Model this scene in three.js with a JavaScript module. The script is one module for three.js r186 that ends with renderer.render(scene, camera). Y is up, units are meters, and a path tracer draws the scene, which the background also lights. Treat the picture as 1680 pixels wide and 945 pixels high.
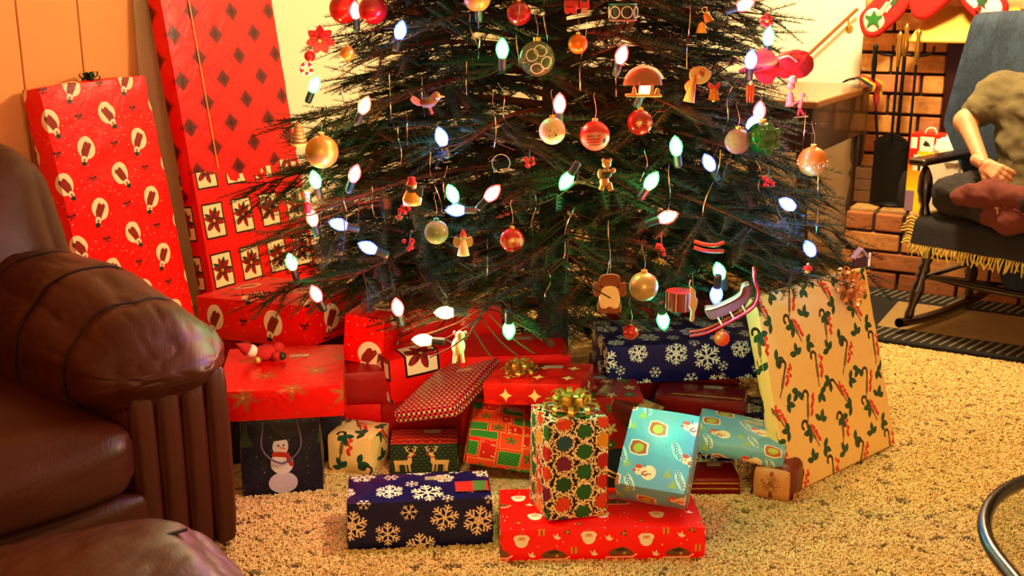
import * as THREE from 'three';
import { RoundedBoxGeometry } from 'three/addons/geometries/RoundedBoxGeometry.js';
import { mergeGeometries, mergeVertices } from 'three/addons/utils/BufferGeometryUtils.js';
import { MarchingCubes } from 'three/addons/objects/MarchingCubes.js';
import { ImprovedNoise } from 'three/addons/math/ImprovedNoise.js';

// ---------- camera, lights, exposure ----------
const scene = new THREE.Scene();
scene.background = new THREE.Color(0x000000);
const FPX = 1800, EYE = 1.18, PITCH = Math.atan(472.5 / FPX), SP = Math.sin(PITCH), CP = Math.cos(PITCH);
const camera = new THREE.PerspectiveCamera(THREE.MathUtils.radToDeg(2 * Math.atan(472.5 / FPX)), 1680 / 945, 0.05, 40);
camera.position.set(0, EYE, 0);
camera.rotation.x = -PITCH;
scene.add(camera);
camera.focus = 2.6; camera.userData.fStop = 6.5;
const renderer = new THREE.WebGLRenderer({ antialias: true });
renderer.toneMapping = THREE.LinearToneMapping;
renderer.toneMappingExposure = 1.0;
renderer.shadowMap.enabled = true;
// room lamps: [position, globe radius, candela]; the lamp builder below makes the glowing globe and the light in it
const WARM = new THREE.Color().setRGB(1.0, 0.76, 0.42), AMBER = new THREE.Color().setRGB(1.0, 0.58, 0.24);
const LAMP_PENDANT = { at: [1.25, 2.02, -3.9], r: 0.13, cd: 18, col: WARM };
const LAMP_FLOOR = { at: [0.2, 1.25, 1.05], r: 0.17, cd: 7.5, col: AMBER };
const BULB_CD = 0.24, BULB_GLOW = 14;

// ---------- helpers ----------
const V = (x, y, z) => new THREE.Vector3(x, y, z);
let seedState = 12345;
function seed(n) { seedState = n >>> 0; }
function rnd() { seedState = (seedState + 0x6D2B79F5) >>> 0; let t = seedState; t = Math.imul(t ^ (t >>> 15), t | 1); t ^= t + Math.imul(t ^ (t >>> 7), t | 61); return ((t ^ (t >>> 14)) >>> 0) / 4294967296; }
const rr = (a, b) => a + (b - a) * rnd();
const pn = new ImprovedNoise();
const noise = (x, y, z) => pn.noise(x, y, z);
const D2R = Math.PI / 180;
// a ray through a pixel of the photograph and where it meets a plane of the room
function ray(px, py) { const u = (px - 840) / FPX, v = (472.5 - py) / FPX; return V(u, v * CP - SP, -(v * SP + CP)); }
function atD(px, py, D) { const r = ray(px, py); return r.multiplyScalar(D / -r.z).add(V(0, EYE, 0)); }
function atY(px, py, y) { const r = ray(px, py); return r.multiplyScalar((y - EYE) / r.y).add(V(0, EYE, 0)); }
function atA(px, py, A) { const r = ray(px, py); return r.multiplyScalar(A / (0.5 * r.x - 0.8660254 * r.z)).add(V(0, EYE, 0)); }
function atB(px, py, B) { const r = ray(px, py); return r.multiplyScalar(B / (0.8660254 * r.x + 0.5 * r.z)).add(V(0, EYE, 0)); }
// room axes: A runs along the left wall away from the viewer, B along the fireplace wall to the right
const AB = (A, B, y = 0) => V(0.5 * A + 0.8660254 * B, y, -0.8660254 * A + 0.5 * B);
const Aof = (p) => 0.5 * p.x - 0.8660254 * p.z, Bof = (p) => 0.8660254 * p.x + 0.5 * p.z;
const ROOM = -30 * D2R;                                  // rotation.y of the room: local x = B, local z = -A

const taken = new Map();
function numbered(n) { const k = taken.get(n) ?? 0; taken.set(n, k + 1); return k ? `${n}_${String(k).padStart(3, '0')}` : n; }
function tag(o, label, category, group) { o.userData.label = label; o.userData.category = category; if (group) o.userData.group = group; return o; }
function thing(name, label, category, pos = [0, 0, 0], ry = 0, group) {
  const o = new THREE.Group(); o.name = numbered(name); scene.add(o);
  if (pos.isVector3) o.position.copy(pos); else o.position.set(...pos);
  o.rotation.order = 'YXZ'; o.rotation.y = ry;
  return tag(o, label, category, group);
}
function sh(m) { m.castShadow = true; m.receiveShadow = true; return m; }
function part(name, geo, mat, parent, label) { const m = sh(new THREE.Mesh(geo, mat)); m.name = name; parent.add(m); if (label) m.userData.label = label; return m; }
function struct(name, geo, mat, pos, ry = 0) {
  const m = sh(new THREE.Mesh(geo, mat)); m.name = name; m.userData.kind = 'structure'; scene.add(m);
  if (pos) m.position.copy(pos); m.rotation.y = ry; return m;
}
const box = (w, h, d, x = 0, y = 0, z = 0) => new THREE.BoxGeometry(w, h, d).translate(x, y, z);
const rbox = (w, h, d, r = 0.005, x = 0, y = 0, z = 0, s = 2) => new RoundedBoxGeometry(w, h, d, s, Math.min(r, w / 2.01, h / 2.01, d / 2.01)).translate(x, y, z);
const tube = (pts, r, seg = 16, rad = 6) => new THREE.TubeGeometry(new THREE.CatmullRomCurve3(pts), seg, r, rad);
function rod(a, b, r0, r1 = r0, n = 8) { const d = b.clone().sub(a), g = new THREE.CylinderGeometry(r1, r0, d.length(), n); g.applyQuaternion(new THREE.Quaternion().setFromUnitVectors(V(0, 1, 0), d.clone().normalize())); return g.translate((a.x + b.x) / 2, (a.y + b.y) / 2, (a.z + b.z) / 2); }
const lathe = (prof, n = 24) => new THREE.LatheGeometry(prof.map(([r, y]) => new THREE.Vector2(r, y)), n);
const ball = (r, x = 0, y = 0, z = 0, n = 20) => new THREE.SphereGeometry(r, n, Math.round(n * 0.7)).translate(x, y, z);
function merge(list) {
  return mergeGeometries(list.map((g) => { let h = g.index ? g.toNonIndexed() : g.clone(); for (const k of Object.keys(h.attributes)) if (!['position', 'normal', 'uv'].includes(k)) h.deleteAttribute(k); if (!h.attributes.uv) h.setAttribute('uv', new THREE.Float32BufferAttribute(new Float32Array(h.attributes.position.count * 2), 2)); return h; }));
}
function shapeOf(pts) { const s = new THREE.Shape(); pts.forEach(([x, y], i) => (i ? s.lineTo(x, y) : s.moveTo(x, y))); return s; }
function smoothShape(pts, closed = true) { const c = new THREE.CatmullRomCurve3(pts.map(([x, y]) => V(x, y, 0)), closed); return shapeOf(c.getPoints(pts.length * 6).map((p) => [p.x, p.y])); }
function extrude(shape, depth, bevel = 0.003, seg = 2) { return new THREE.ExtrudeGeometry(shape, { depth: Math.max(0.0005, depth - 2 * bevel), bevelEnabled: bevel > 0, bevelSize: bevel, bevelThickness: bevel, bevelSegments: seg, curveSegments: 12 }).translate(0, 0, -depth / 2 + bevel); }

// ---------- textures ----------
function canvasTex(w, h, paint, tileW = 1, tileH = 1, srgb = true) {
  const c = document.createElement('canvas'); c.width = w; c.height = h; const x = c.getContext('2d'); paint(x, w, h);
  const t = new THREE.CanvasTexture(c); if (srgb) t.colorSpace = THREE.SRGBColorSpace;
  t.wrapS = t.wrapT = THREE.RepeatWrapping; t.repeat.set(1 / tileW, 1 / tileH); return t;
}
function noiseTex(n, f, tile, lo = 0, hi = 1, oct = 4, sx = 1, sy = 1) {   // grey tileable noise
  const d = new Uint8Array(n * n * 4);
  for (let j = 0; j < n; j++) for (let i = 0; i < n; i++) {
    let v = 0, a = 1, s = 0; const u = i / n * Math.PI * 2, w = j / n * Math.PI * 2;
    for (let o = 0, k = f; o < oct; o++, k *= 2, a *= 0.55) { v += a * noise(Math.cos(u) * k * sx / 6.3 + 3.1 + Math.sin(w) * k * sy / 6.3, Math.sin(u) * k * sx / 6.3 + 7.7 * o, Math.cos(w) * k * sy / 6.3 + 1.3); s += a; }
    const q = Math.max(0, Math.min(1, lo + (hi - lo) * (0.5 + 0.9 * v / s))) * 255, e = (j * n + i) * 4; d[e] = d[e + 1] = d[e + 2] = q; d[e + 3] = 255;
  }
  const t = new THREE.DataTexture(d, n, n); t.wrapS = t.wrapT = THREE.RepeatWrapping; t.magFilter = t.minFilter = THREE.LinearFilter; t.repeat.set(1 / tile, 1 / tile); t.needsUpdate = true; return t;
}
const crumple = noiseTex(256, 5, 0.16);
const leatherGrain = noiseTex(256, 22, 0.12);
const clothBump = noiseTex(256, 40, 0.1);
// draws fn at (x, y) and again across the tile's edges
function stamp(c, w, h, x, y, fn, reach = 0.3) {
  for (const dx of [-w, 0, w]) for (const dy of [-h, 0, h]) {
    if (x + dx < -reach * w || x + dx > w * (1 + reach) || y + dy < -reach * h || y + dy > h * (1 + reach)) continue;
    c.save(); c.translate(x + dx, y + dy); fn(c); c.restore();
  }
}
const fillBg = (c, w, h, col) => { c.fillStyle = col; c.fillRect(0, 0, w, h); };
const disc = (c, x, y, r, col, ry = r) => { c.fillStyle = col; c.beginPath(); c.ellipse(x, y, r, ry, 0, 0, 7); c.fill(); };
const poly = (c, pts, col) => { c.fillStyle = col; c.beginPath(); pts.forEach(([x, y], i) => (i ? c.lineTo(x, y) : c.moveTo(x, y))); c.closePath(); c.fill(); };
const stroke = (c, pts, col, lw) => { c.strokeStyle = col; c.lineWidth = lw; c.lineCap = c.lineJoin = 'round'; c.beginPath(); pts.forEach(([x, y], i) => (i ? c.lineTo(x, y) : c.moveTo(x, y))); c.stroke(); };
function flake(c, R, col, kind = 0) {
  const lw = R * 0.12;
  for (let k = 0; k < 6; k++) {
    c.save(); c.rotate(k * Math.PI / 3);
    stroke(c, [[0, 0], [0, -R]], col, lw);
    for (const f of kind === 2 ? [0.6] : [0.42, 0.7]) { const l = R * (0.36 - 0.2 * (f - 0.42)); stroke(c, [[-l * 0.8, -R * f - l * 0.7], [0, -R * f], [l * 0.8, -R * f - l * 0.7]], col, lw * 0.9); }
    if (kind === 1) disc(c, R * 0.34, -R * 0.72, lw * 0.7, col);
    c.restore();
  }
  if (kind === 1) { c.strokeStyle = col; c.lineWidth = lw * 0.8; c.beginPath(); c.arc(0, 0, R * 0.26, 0, 7); c.stroke(); }
}
function leaf(c, L, W, col) { c.fillStyle = col; c.beginPath(); c.moveTo(0, 0); c.bezierCurveTo(W, -L * 0.3, W, -L * 0.7, 0, -L); c.bezierCurveTo(-W, -L * 0.7, -W, -L * 0.3, 0, 0); c.fill(); }
function petalFlower(c, R, n, col, W = 0.28) { for (let k = 0; k < n; k++) { c.save(); c.rotate(k * 2 * Math.PI / n); leaf(c, R, R * W, col); c.restore(); } }

const PAPERS = {
  santa: canvasTex(512, 470, (c, w, h) => {
    fillBg(c, w, h, '#f00c05'); seed(3);
    for (let i = 0; i < 60; i++) disc(c, rnd() * w, rnd() * h, 2 + rnd() * 3, rnd() < 0.7 ? '#f4b9a0' : '#3a0f0a');
    [[0.25, 0.27, 1], [0.75, 0.77, -1]].forEach(([x, y, s]) => stamp(c, w, h, x * w, y * h, (c) => {
      c.scale(s * 1.15, 1.15);
      disc(c, 0, 0, 66, '#f6d6ac', 74); c.save(); c.rotate(-0.45);
      poly(c, [[-34, -30], [-16, -44], [-4, -30], [12, -40], [26, -26], [34, 30], [24, 62], [-18, 62], [-26, 20]], '#8a2416'); c.restore();
      disc(c, 34, 72, 23, '#f6dcc0'); disc(c, 34, 74, 10, '#b4543c'); disc(c, 42, 98, 20, '#1f3a22', 15); disc(c, 46, 104, 9, '#0f160c');
    }));
    [[0.75, 0.25], [0.25, 0.77]].forEach(([x, y]) => stamp(c, w, h, x * w, y * h, (c) => {
      stroke(c, [[0, -70], [0, 0], [-6, 36]], '#7c0f0a', 4); poly(c, [[-32, -14], [0, 0], [-32, 16]], '#3a120c'); poly(c, [[32, -14], [0, 0], [32, 16]], '#3a120c'); stroke(c, [[0, 0], [-14, 34]], '#3a120c', 8); stroke(c, [[0, 0], [16, 30]], '#3a120c', 8);
    }));
  }, 0.225, 0.207),
  argyle: canvasTex(256, 220, (c, w, h) => {
    fillBg(c, w, h, '#f2100a');
    [[0.25, 0.25], [0.75, 0.75]].forEach(([x, y]) => stamp(c, w, h, x * w, y * h, (c) => {
      poly(c, [[0, -58], [60, 0], [0, 52], [-60, 0]], '#b80a06'); poly(c, [[0, -46], [42, 0], [0, 46], [-42, 0]], '#640604'); poly(c, [[0, -22], [18, 0], [0, 22], [-18, 0]], '#420404');
      stroke(c, [[0, -110], [64, -55], [128, 0]], '#f42818', 3); stroke(c, [[0, 110], [-64, 55], [-128, 0]], '#f42818', 3);
    }, 0.5));
  }, 0.2, 0.165),
  stamps: canvasTex(320, 400, (c, w, h) => {
    fillBg(c, w, h, '#d60c06');
    c.save(); c.translate(w / 2, h / 2); c.fillStyle = '#190806'; c.fillRect(-112, -142, 224, 284); c.fillStyle = '#e8cf9e'; c.fillRect(-98, -128, 196, 256);
    c.rotate(0.3); petalFlower(c, 112, 5, '#24301a', 0.25); c.rotate(0.5); petalFlower(c, 108, 6, '#8e100c', 0.26); c.rotate(0.5); petalFlower(c, 70, 5, '#5c0a08', 0.3); disc(c, 0, 0, 13, '#c9a030'); c.restore();
  }, 0.145, 0.185),
  foil: canvasTex(512, 512, (c, w, h) => {
    fillBg(c, w, h, '#d81006'); seed(8);
    [[0.2, 0.2, 0.1], [0.72, 0.3, 0.8], [0.42, 0.72, 0.4], [0.92, 0.82, 1.2]].forEach(([x, y, a]) => stamp(c, w, h, x * w, y * h, (c) => { c.rotate(a); c.globalAlpha = 0.75; petalFlower(c, 88, 6, '#a8512a', 0.22); c.rotate(0.5); petalFlower(c, 54, 5, '#9a7030', 0.25); disc(c, 0, 0, 9, '#c9a050'); }));
    for (let i = 0; i < 26; i++) stamp(c, w, h, rnd() * w, rnd() * h, (c) => { c.rotate(rnd() * 6); c.globalAlpha = 0.6; leaf(c, 30, 8, '#a05a2c'); });
  }, 0.24, 0.24),
  holly: canvasTex(512, 512, (c, w, h) => {
    fillBg(c, w, h, '#e9c77c'); seed(5);
    for (let i = 0; i < 30; i++) stroke(c, [[rnd() * w, rnd() * h], [rnd() * w, rnd() * h]].map(([x, y], k, a) => (k ? [a[0][0] + 4, a[0][1] + 16] : [x, y])), '#b98d4a', 2);
    const hook = (c) => { c.strokeStyle = '#2e2014'; c.lineWidth = 11; c.lineCap = 'round'; c.beginPath(); c.arc(0, -34, 15, -3.6, 0.2); c.stroke(); stroke(c, [[14, -32], [16, 44]], '#3c2c1c', 9); stroke(c, [[15, 0], [16, 40]], '#7a5838', 15); stroke(c, [[16, 44], [13, 80]], '#55422c', 6); };
    const sprig = (c) => { for (const [a, l] of [[-0.8, 42], [0.5, 46], [1.5, 38]]) { c.save(); c.rotate(a); leaf(c, l, 15, '#17432a'); stroke(c, [[0, 0], [0, -l * 0.8]], '#2d5f3c', 2); c.restore(); } };
    const berries = (c) => { for (let k = 0; k < 9; k++) disc(c, rr(-9, 9), k * 9 - 34, 8, k % 3 ? '#c8301c' : '#e05030'); };
    [[0.13, 0.16, 0.15], [0.63, 0.1, -0.5], [0.38, 0.5, 0.5], [0.88, 0.52, 0.05], [0.16, 0.82, -0.6], [0.65, 0.84, 0.3]].forEach(([x, y, a], i) => {
      stamp(c, w, h, x * w, y * h, (c) => { c.rotate(a); c.scale(1.3, 1.3); hook(c); });
      stamp(c, w, h, (x + 0.11) * w, (y + 0.02) * h, (c) => { c.rotate(a); c.scale(1.3, 1.3); berries(c); });
      stamp(c, w, h, (x + 0.2) * w, (y + 0.2) * h, (c) => { c.rotate(a + 1 + i); c.scale(1.3, 1.3); sprig(c); });
      stamp(c, w, h, (x + 0.02) * w, (y + 0.27) * h, (c) => { c.rotate(a - 1 + i); c.scale(1.3, 1.3); sprig(c); });
    });
  }, 0.27, 0.27),
  snow: canvasTex(700, 700, (c, w, h) => {
    fillBg(c, w, h, '#0b0b3c');
    [[0.12, 0.15, 0.1, 1], [0.42, 0.2, 0.115, 0], [0.75, 0.13, 0.085, 1], [0.92, 0.33, 0.05, 2], [0.27, 0.42, 0.06, 2], [0.55, 0.48, 0.1, 0], [0.82, 0.52, 0.11, 1], [0.1, 0.6, 0.09, 0], [0.36, 0.73, 0.11, 1], [0.66, 0.78, 0.06, 2], [0.9, 0.84, 0.09, 0], [0.13, 0.88, 0.055, 2], [0.56, 0.94, 0.075, 1], [0.58, 0.3, 0.045, 2], [0.3, 0.03, 0.05, 2]].forEach(([x, y, R, k], i) => stamp(c, w, h, x * w, y * h, (c) => { c.rotate(i * 0.9); flake(c, R * w * 1.12, '#ead6b4', k); }));
  }, 0.28, 0.28),
  deer: canvasTex(512, 512, (c, w, h) => {
    fillBg(c, w, h, '#1b2a18');
    for (let i = 0; i < 12; i++) for (let j = 0; j < 12; j++) disc(c, (i + (j % 2) * 0.5) * w / 12 + 10, j * h / 12 + 12, 4, '#8f9a70');
    const deer = (c) => {
      c.fillStyle = '#d9a763'; poly(c, [[-62, 10], [30, 6], [40, -70], [58, -84], [80, -74], [84, -62], [62, -54], [62, 40], [50, 60], [56, 150], [42, 150], [34, 62], [-30, 62], [-42, 150], [-56, 150], [-62, 60], [-70, 20]], '#d9a763');
      poly(c, [[22, 62], [30, 150], [18, 150], [10, 62]], '#c8944f'); poly(c, [[-26, 62], [-24, 150], [-36, 150], [-44, 62]], '#c8944f');
      for (const s of [-1, 1]) { stroke(c, [[56 + s * 3, -82], [56 + s * 30, -108], [56 + s * 36, -146], [56 + s * 22, -168]], '#d9a763', 8); stroke(c, [[56 + s * 30, -108], [56 + s * 10, -140]], '#d9a763', 7); stroke(c, [[56 + s * 36, -146], [56 + s * 48, -160]], '#d9a763', 6); }
      disc(c, 84, -66, 9, '#c02010'); stroke(c, [[34, -34], [64, -26]], '#b01c10', 14);
    };
    stamp(c, w, h, w * 0.2, h * 0.46, (c) => { c.scale(1.12, 1.12); deer(c); }); stamp(c, w, h, w * 0.76, h * 0.46, (c) => { c.scale(-1.12, 1.12); deer(c); });
  }, 0.165, 0.1),
  woven: canvasTex(256, 256, (c, w, h) => {
    fillBg(c, w, h, '#a81a10');
    for (let j = 0; j < 8; j++) { c.fillStyle = j % 2 ? '#c43020' : '#7c100a'; c.fillRect(0, j * 32, w, 16); for (let i = 0; i < 8; i++) { c.fillStyle = (i + j) % 2 ? '#d86a48' : '#5c1a10'; c.fillRect(i * 32, j * 32 + 10, 18, 9); } }
  }, 0.09, 0.09),
  hound: canvasTex(256, 256, (c, w, h) => {
    fillBg(c, w, h, '#c82030');
    for (let i = 0; i < 8; i++) for (let j = 0; j < 8; j++) { c.fillStyle = (i + j) % 2 ? '#32160e' : (j % 2 ? '#d8a070' : '#d02434'); c.fillRect(i * 32, j * 32, 32, 32); if ((i + j) % 2) { poly(c, [[i * 32, j * 32], [i * 32 + 16, j * 32], [i * 32, j * 32 + 16]], '#c82030'); } }
  }, 0.06, 0.06),
  patch: canvasTex(512, 512, (c, w, h) => {
    fillBg(c, w, h, '#d62a14'); seed(31);
    const cells = [[0, 0, 150, 120, 0], [160, 0, 190, 90, 1], [360, 0, 150, 160, 2], [0, 130, 110, 150, 2], [120, 130, 110, 110, 1], [240, 100, 110, 150, 0], [360, 170, 150, 110, 1], [0, 290, 160, 100, 1], [170, 250, 180, 150, 2], [360, 290, 70, 110, 0], [440, 290, 70, 110, 1], [0, 400, 120, 110, 0], [130, 410, 150, 100, 1], [290, 410, 110, 100, 2], [410, 410, 100, 100, 0]];
    for (const [x, y, a, b, k] of cells) {
      c.save(); c.beginPath(); c.rect(x + 3, y + 3, a - 6, b - 6); c.clip(); fillBg(c, w, h, ['#c81c10', '#1c6a22', '#e0401c'][k]);
      if (k === 1) for (let i = -b; i < a + b; i += 24) stroke(c, [[x + i, y + b], [x + i + b, y]], '#4f9a3a', 6);
      else if (k === 0) for (let i = 0; i < 9; i++) disc(c, x + rnd() * a, y + rnd() * b, 7, '#e89a60');
      else { c.translate(x + a / 2, y + b / 2); petalFlower(c, 46, 5, '#2c7a28', 0.3); disc(c, 0, 0, 12, '#b01010'); }
      c.restore(); c.strokeStyle = '#e0a050'; c.lineWidth = 4; c.strokeRect(x + 3, y + 3, a - 6, b - 6);
    }
  }, 0.2, 0.2),
  balls: canvasTex(512, 512, (c, w, h) => {
    fillBg(c, w, h, '#241008'); seed(17);
    const cols = ['#b4201a', '#1d5c26', '#d08a1c', '#6a1a3c', '#204a58', '#c83a1e', '#164a1c', '#a81818'];
    for (let j = 0; j < 4; j++) for (let i = 0; i < 4; i++) stamp(c, w, h, (i + 0.5) * w / 4, (j + (i % 2 ? 0.5 : 0.05)) * h / 4, (c) => { disc(c, 0, 0, 50, '#100804'); disc(c, 0, 0, 48, cols[(i * 3 + j * 5 + (i * j)) % 8]); });
    for (let j = 0; j < 4; j++) for (let i = 0; i < 4; i++) {
      const x = (i + 0.5) * w / 4, y = (j + (i % 2 ? 0.5 : 0.05)) * h / 4;
      for (let k = 0; k < 26; k++) { const a = k / 26 * 6.283, r = 57 + rr(-4, 6); stamp(c, w, h, x + Math.cos(a) * r, y + Math.sin(a) * r, (c) => { c.rotate(rnd() * 6); stroke(c, [[-7, 0], [7, rr(-3, 3)]], rnd() < 0.5 ? '#efd9a4' : '#d8bc80', 9); }); }
      for (let k = 0; k < 9; k++) { const a = rnd() * 6.283, r = 60 + rnd() * 26; stamp(c, w, h, x + Math.cos(a) * r, y + Math.sin(a) * r, (c) => { c.rotate(rnd() * 6); stroke(c, [[-9, 0], [9, rr(-5, 5)]], '#efdcb0', 8); }); }
    }
  }, 0.185, 0.185),
  sleigh: canvasTex(768, 512, (c, w, h) => {
    fillBg(c, w, h, '#f81006'); seed(23);
    const head = (c) => { disc(c, 0, 16, 42, '#f4e8d0', 46); disc(c, -34, 0, 16, '#f4e8d0'); disc(c, 34, 0, 16, '#f4e8d0'); disc(c, 0, 4, 25, '#eab288'); disc(c, -9, -2, 3, '#402010'); disc(c, 9, -2, 3, '#402010'); disc(c, 0, 8, 6, '#d07050'); disc(c, 0, 22, 22, '#f4e8d0', 10); poly(c, [[-32, -16], [0, -54], [32, -16]], '#e84030'); stroke(c, [[-30, -16], [30, -16]], '#f4e8d0', 12); };
    const sled = (c) => { poly(c, [[-80, 0], [-50, -26], [10, -40], [60, -16], [80, 6], [60, 22], [-60, 22]], '#6e4a24'); poly(c, [[-40, -22], [8, -36], [40, -14], [-20, -6]], '#3c2a18'); stroke(c, [[-90, 34], [70, 34], [96, 14]], '#f0dcb4', 10); disc(c, 20, 6, 9, '#d8a030'); };
    const dove = (c) => { poly(c, [[-24, -18], [-4, -4], [6, -26], [14, 0], [30, 6], [12, 20], [-10, 14]], '#f2e2c4'); };
    const gift = (c) => { c.fillStyle = '#d88a20'; c.fillRect(-20, -24, 40, 48); c.fillStyle = '#c02010'; c.fillRect(-5, -24, 10, 48); };
    const bell = (c) => { c.rotate(0.4); petalFlower(c, 26, 3, '#2c5a24', 0.35); disc(c, 0, 0, 8, '#d89028'); };
    [[0.08, 0.2, head], [0.62, 0.16, head], [0.34, 0.42, sled], [0.88, 0.4, sled], [0.24, 0.12, gift], [0.5, 0.36, gift], [0.78, 0.2, dove], [0.16, 0.42, dove], [0.36, 0.18, dove], [0.66, 0.4, dove], [0.2, 0.72, head], [0.75, 0.7, head], [0.47, 0.68, dove], [0.7, 0.55, gift], [0.45, 0.12, bell], [0.06, 0.9, bell], [0.9, 0.15, bell], [0.55, 0.95, bell]].forEach(([x, y, f]) => stamp(c, w, h, x * w, y * h, f));
    for (let i = 0; i < 24; i++) stamp(c, w, h, rnd() * w, rnd() * h, (c) => { c.rotate(rnd() * 6); stroke(c, [[0, 0], [8, 5]], '#f0d0b0', 5); });
  }, 0.27, 0.18),
  snowman: canvasTex(640, 640, (c, w, h) => {
    fillBg(c, w, h, '#6aa8bc'); seed(41);
    const man = (c) => { disc(c, 22, 0, 42, '#f2dcae', 46); disc(c, -32, -6, 28, '#f0d2a4'); disc(c, -40, -30, 22, '#d8452c', 13); disc(c, -60, -4, 10, '#c85038'); stroke(c, [[-12, 14], [8, 20], [18, 8]], '#b83424', 9); stroke(c, [[-14, 6], [6, -6]], '#c84030', 8); disc(c, 30, 8, 5, '#55442c'); disc(c, -36, -6, 4, '#3c2c1c'); stroke(c, [[0, -30], [-14, -54]], '#5a4a30', 4); };
    const mitt = (c) => { poly(c, [[-62, 12], [-56, -44], [-10, -50], [50, -30], [56, 44], [10, 58], [-46, 46]], '#e8d8c0'); poly(c, [[-54, 10], [-46, -36], [-12, -42], [40, -24], [46, 38], [8, 48], [-40, 38]], '#b8552a'); disc(c, -4, 6, 30, '#a8b43a'); };
    const tree = (c) => poly(c, [[0, -32], [26, 22], [-26, 22]], '#9cb45c');
    const words = (c) => { c.rotate(1.1); disc(c, 0, 0, 66, '#bfe0d0', 26); for (let k = 0; k < 7; k++) { c.strokeStyle = '#33588a'; c.lineWidth = 5; c.beginPath(); c.arc(k * 17 - 52, rr(-5, 5), 8, 0.5, 5.4); c.stroke(); } };
    [[0.28, 0.2, man], [0.8, 0.42, man], [0.22, 0.78, man], [0.68, 0.12, mitt], [0.45, 0.55, mitt], [0.85, 0.85, mitt], [0.05, 0.4, tree], [0.13, 0.52, tree], [0.58, 0.33, tree], [0.64, 0.7, tree], [0.55, 0.85, tree], [0.4, 0.95, tree], [0.5, 0.22, words], [0.1, 0.1, words], [0.2, 0.45, words], [0.66, 0.58, words], [0.45, 0.78, words]].forEach(([x, y, f]) => stamp(c, w, h, x * w, y * h, (c) => { c.scale(1.25, 1.25); f(c); }));
  }, 0.2, 0.2),
  kraft: canvasTex(512, 512, (c, w, h) => {
    fillBg(c, w, h, '#c98a4c'); c.fillStyle = '#6a2412'; c.fillRect(0, 0, w / 2, h / 2); c.fillRect(w / 2, h / 2, w / 2, h / 2); seed(9);
    const tree = (c) => { for (let k = 0; k < 26; k++) { const a = rnd() * 6.28, r = rnd() * 52; c.strokeStyle = '#7a3c1a'; c.lineWidth = 3; c.beginPath(); c.arc(Math.cos(a) * r, Math.sin(a) * r - 14, 12, 0, 5); c.stroke(); } poly(c, [[-9, 40], [9, 40], [16, 92], [-16, 92]], '#7a3c1a'); poly(c, [[-12, -96], [12, -96], [12, -62], [-12, -62]], '#9a3a1c'); };
    stamp(c, w, h, w * 0.75, h * 0.25, tree); stamp(c, w, h, w * 0.25, h * 0.75, tree);
  }, 0.2, 0.2),
  stars: canvasTex(256, 256, (c, w, h) => {
    fillBg(c, w, h, '#b01208');
    stamp(c, w, h, w / 2, h / 2, (c) => disc(c, 0, 0, 84, '#c8180c'));
    [[0, 0], [0.5, 0], [0, 0.5]].forEach(([x, y], i) => stamp(c, w, h, x * w, y * h, (c) => { if (i === 0) { c.fillStyle = '#e0bc6a'; c.beginPath(); for (let k = 0; k < 4; k++) { const a = k * Math.PI / 2; c.lineTo(Math.cos(a) * 62, Math.sin(a) * 62); c.quadraticCurveTo(Math.cos(a + 0.785) * 14, Math.sin(a + 0.785) * 14, Math.cos(a + 1.571) * 62, Math.sin(a + 1.571) * 62); } c.fill(); } }));
  }, 0.075, 0.075),
  plaid: canvasTex(256, 256, (c, w, h) => {
    fillBg(c, w, h, '#d08a4c'); c.fillStyle = '#7a140a'; c.fillRect(0, 0, 120, h); c.fillStyle = '#3c2a12'; c.fillRect(104, 0, 16, h); c.fillStyle = '#a05a30'; c.fillRect(180, 0, 30, h); c.fillStyle = 'rgba(90,20,10,.45)'; c.fillRect(0, 0, w, 90);
  }, 0.13, 0.13),
  night: canvasTex(512, 512, (c, w, h) => {
    fillBg(c, w, h, '#0b0d22'); seed(77);
    for (let i = 0; i < 50; i++) disc(c, rnd() * w, rnd() * h, 2 + rnd() * 3, '#6a6a88');
    stamp(c, w, h, w * 0.5, h * 0.55, (c) => { disc(c, 0, 110, 90, '#b8aac0', 60); disc(c, 0, 0, 72, '#c8bcc8', 62); disc(c, -6, -86, 50, '#bdb0c0'); stroke(c, [[-50, -48], [40, -44], [60, 10]], '#a02418', 26); poly(c, [[-60, -118], [40, -122], [30, -190], [-46, -186]], '#141018'); disc(c, -20, -92, 6, '#111'); disc(c, 12, -92, 6, '#111'); stroke(c, [[-8, -80], [22, -74]], '#c86028', 9); });
    stamp(c, w, h, w * 0.05, h * 0.25, (c) => { poly(c, [[0, -90], [50, 60], [-50, 60]], '#243024'); });
  }, 0.2, 0.24),
  carols: canvasTex(256, 256, (c, w, h) => {
    fillBg(c, w, h, '#a8140e'); seed(19);
    [[0.25, 0.25, '#2c5a2a'], [0.75, 0.3, '#d89a58'], [0.3, 0.75, '#d8a060'], [0.75, 0.75, '#245024']].forEach(([x, y, col]) => stamp(c, w, h, x * w, y * h, (c) => { c.rotate(rnd() * 3); petalFlower(c, 48, 5, col, 0.3); disc(c, 0, 0, 8, '#e0c060'); }));
  }, 0.1, 0.1),
};
function paperMat(map, o = {}) { return new THREE.MeshPhysicalMaterial({ map: map ?? null, roughness: 0.36, clearcoat: 0.12, clearcoatRoughness: 0.25, specularIntensity: 0.5, bumpMap: crumple, bumpScale: 0.0012, ...o }); }
const std = (col, rough = 0.6, metal = 0, o = {}) => new THREE.MeshPhysicalMaterial({ color: col, roughness: rough, metalness: metal, ...o });
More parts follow.
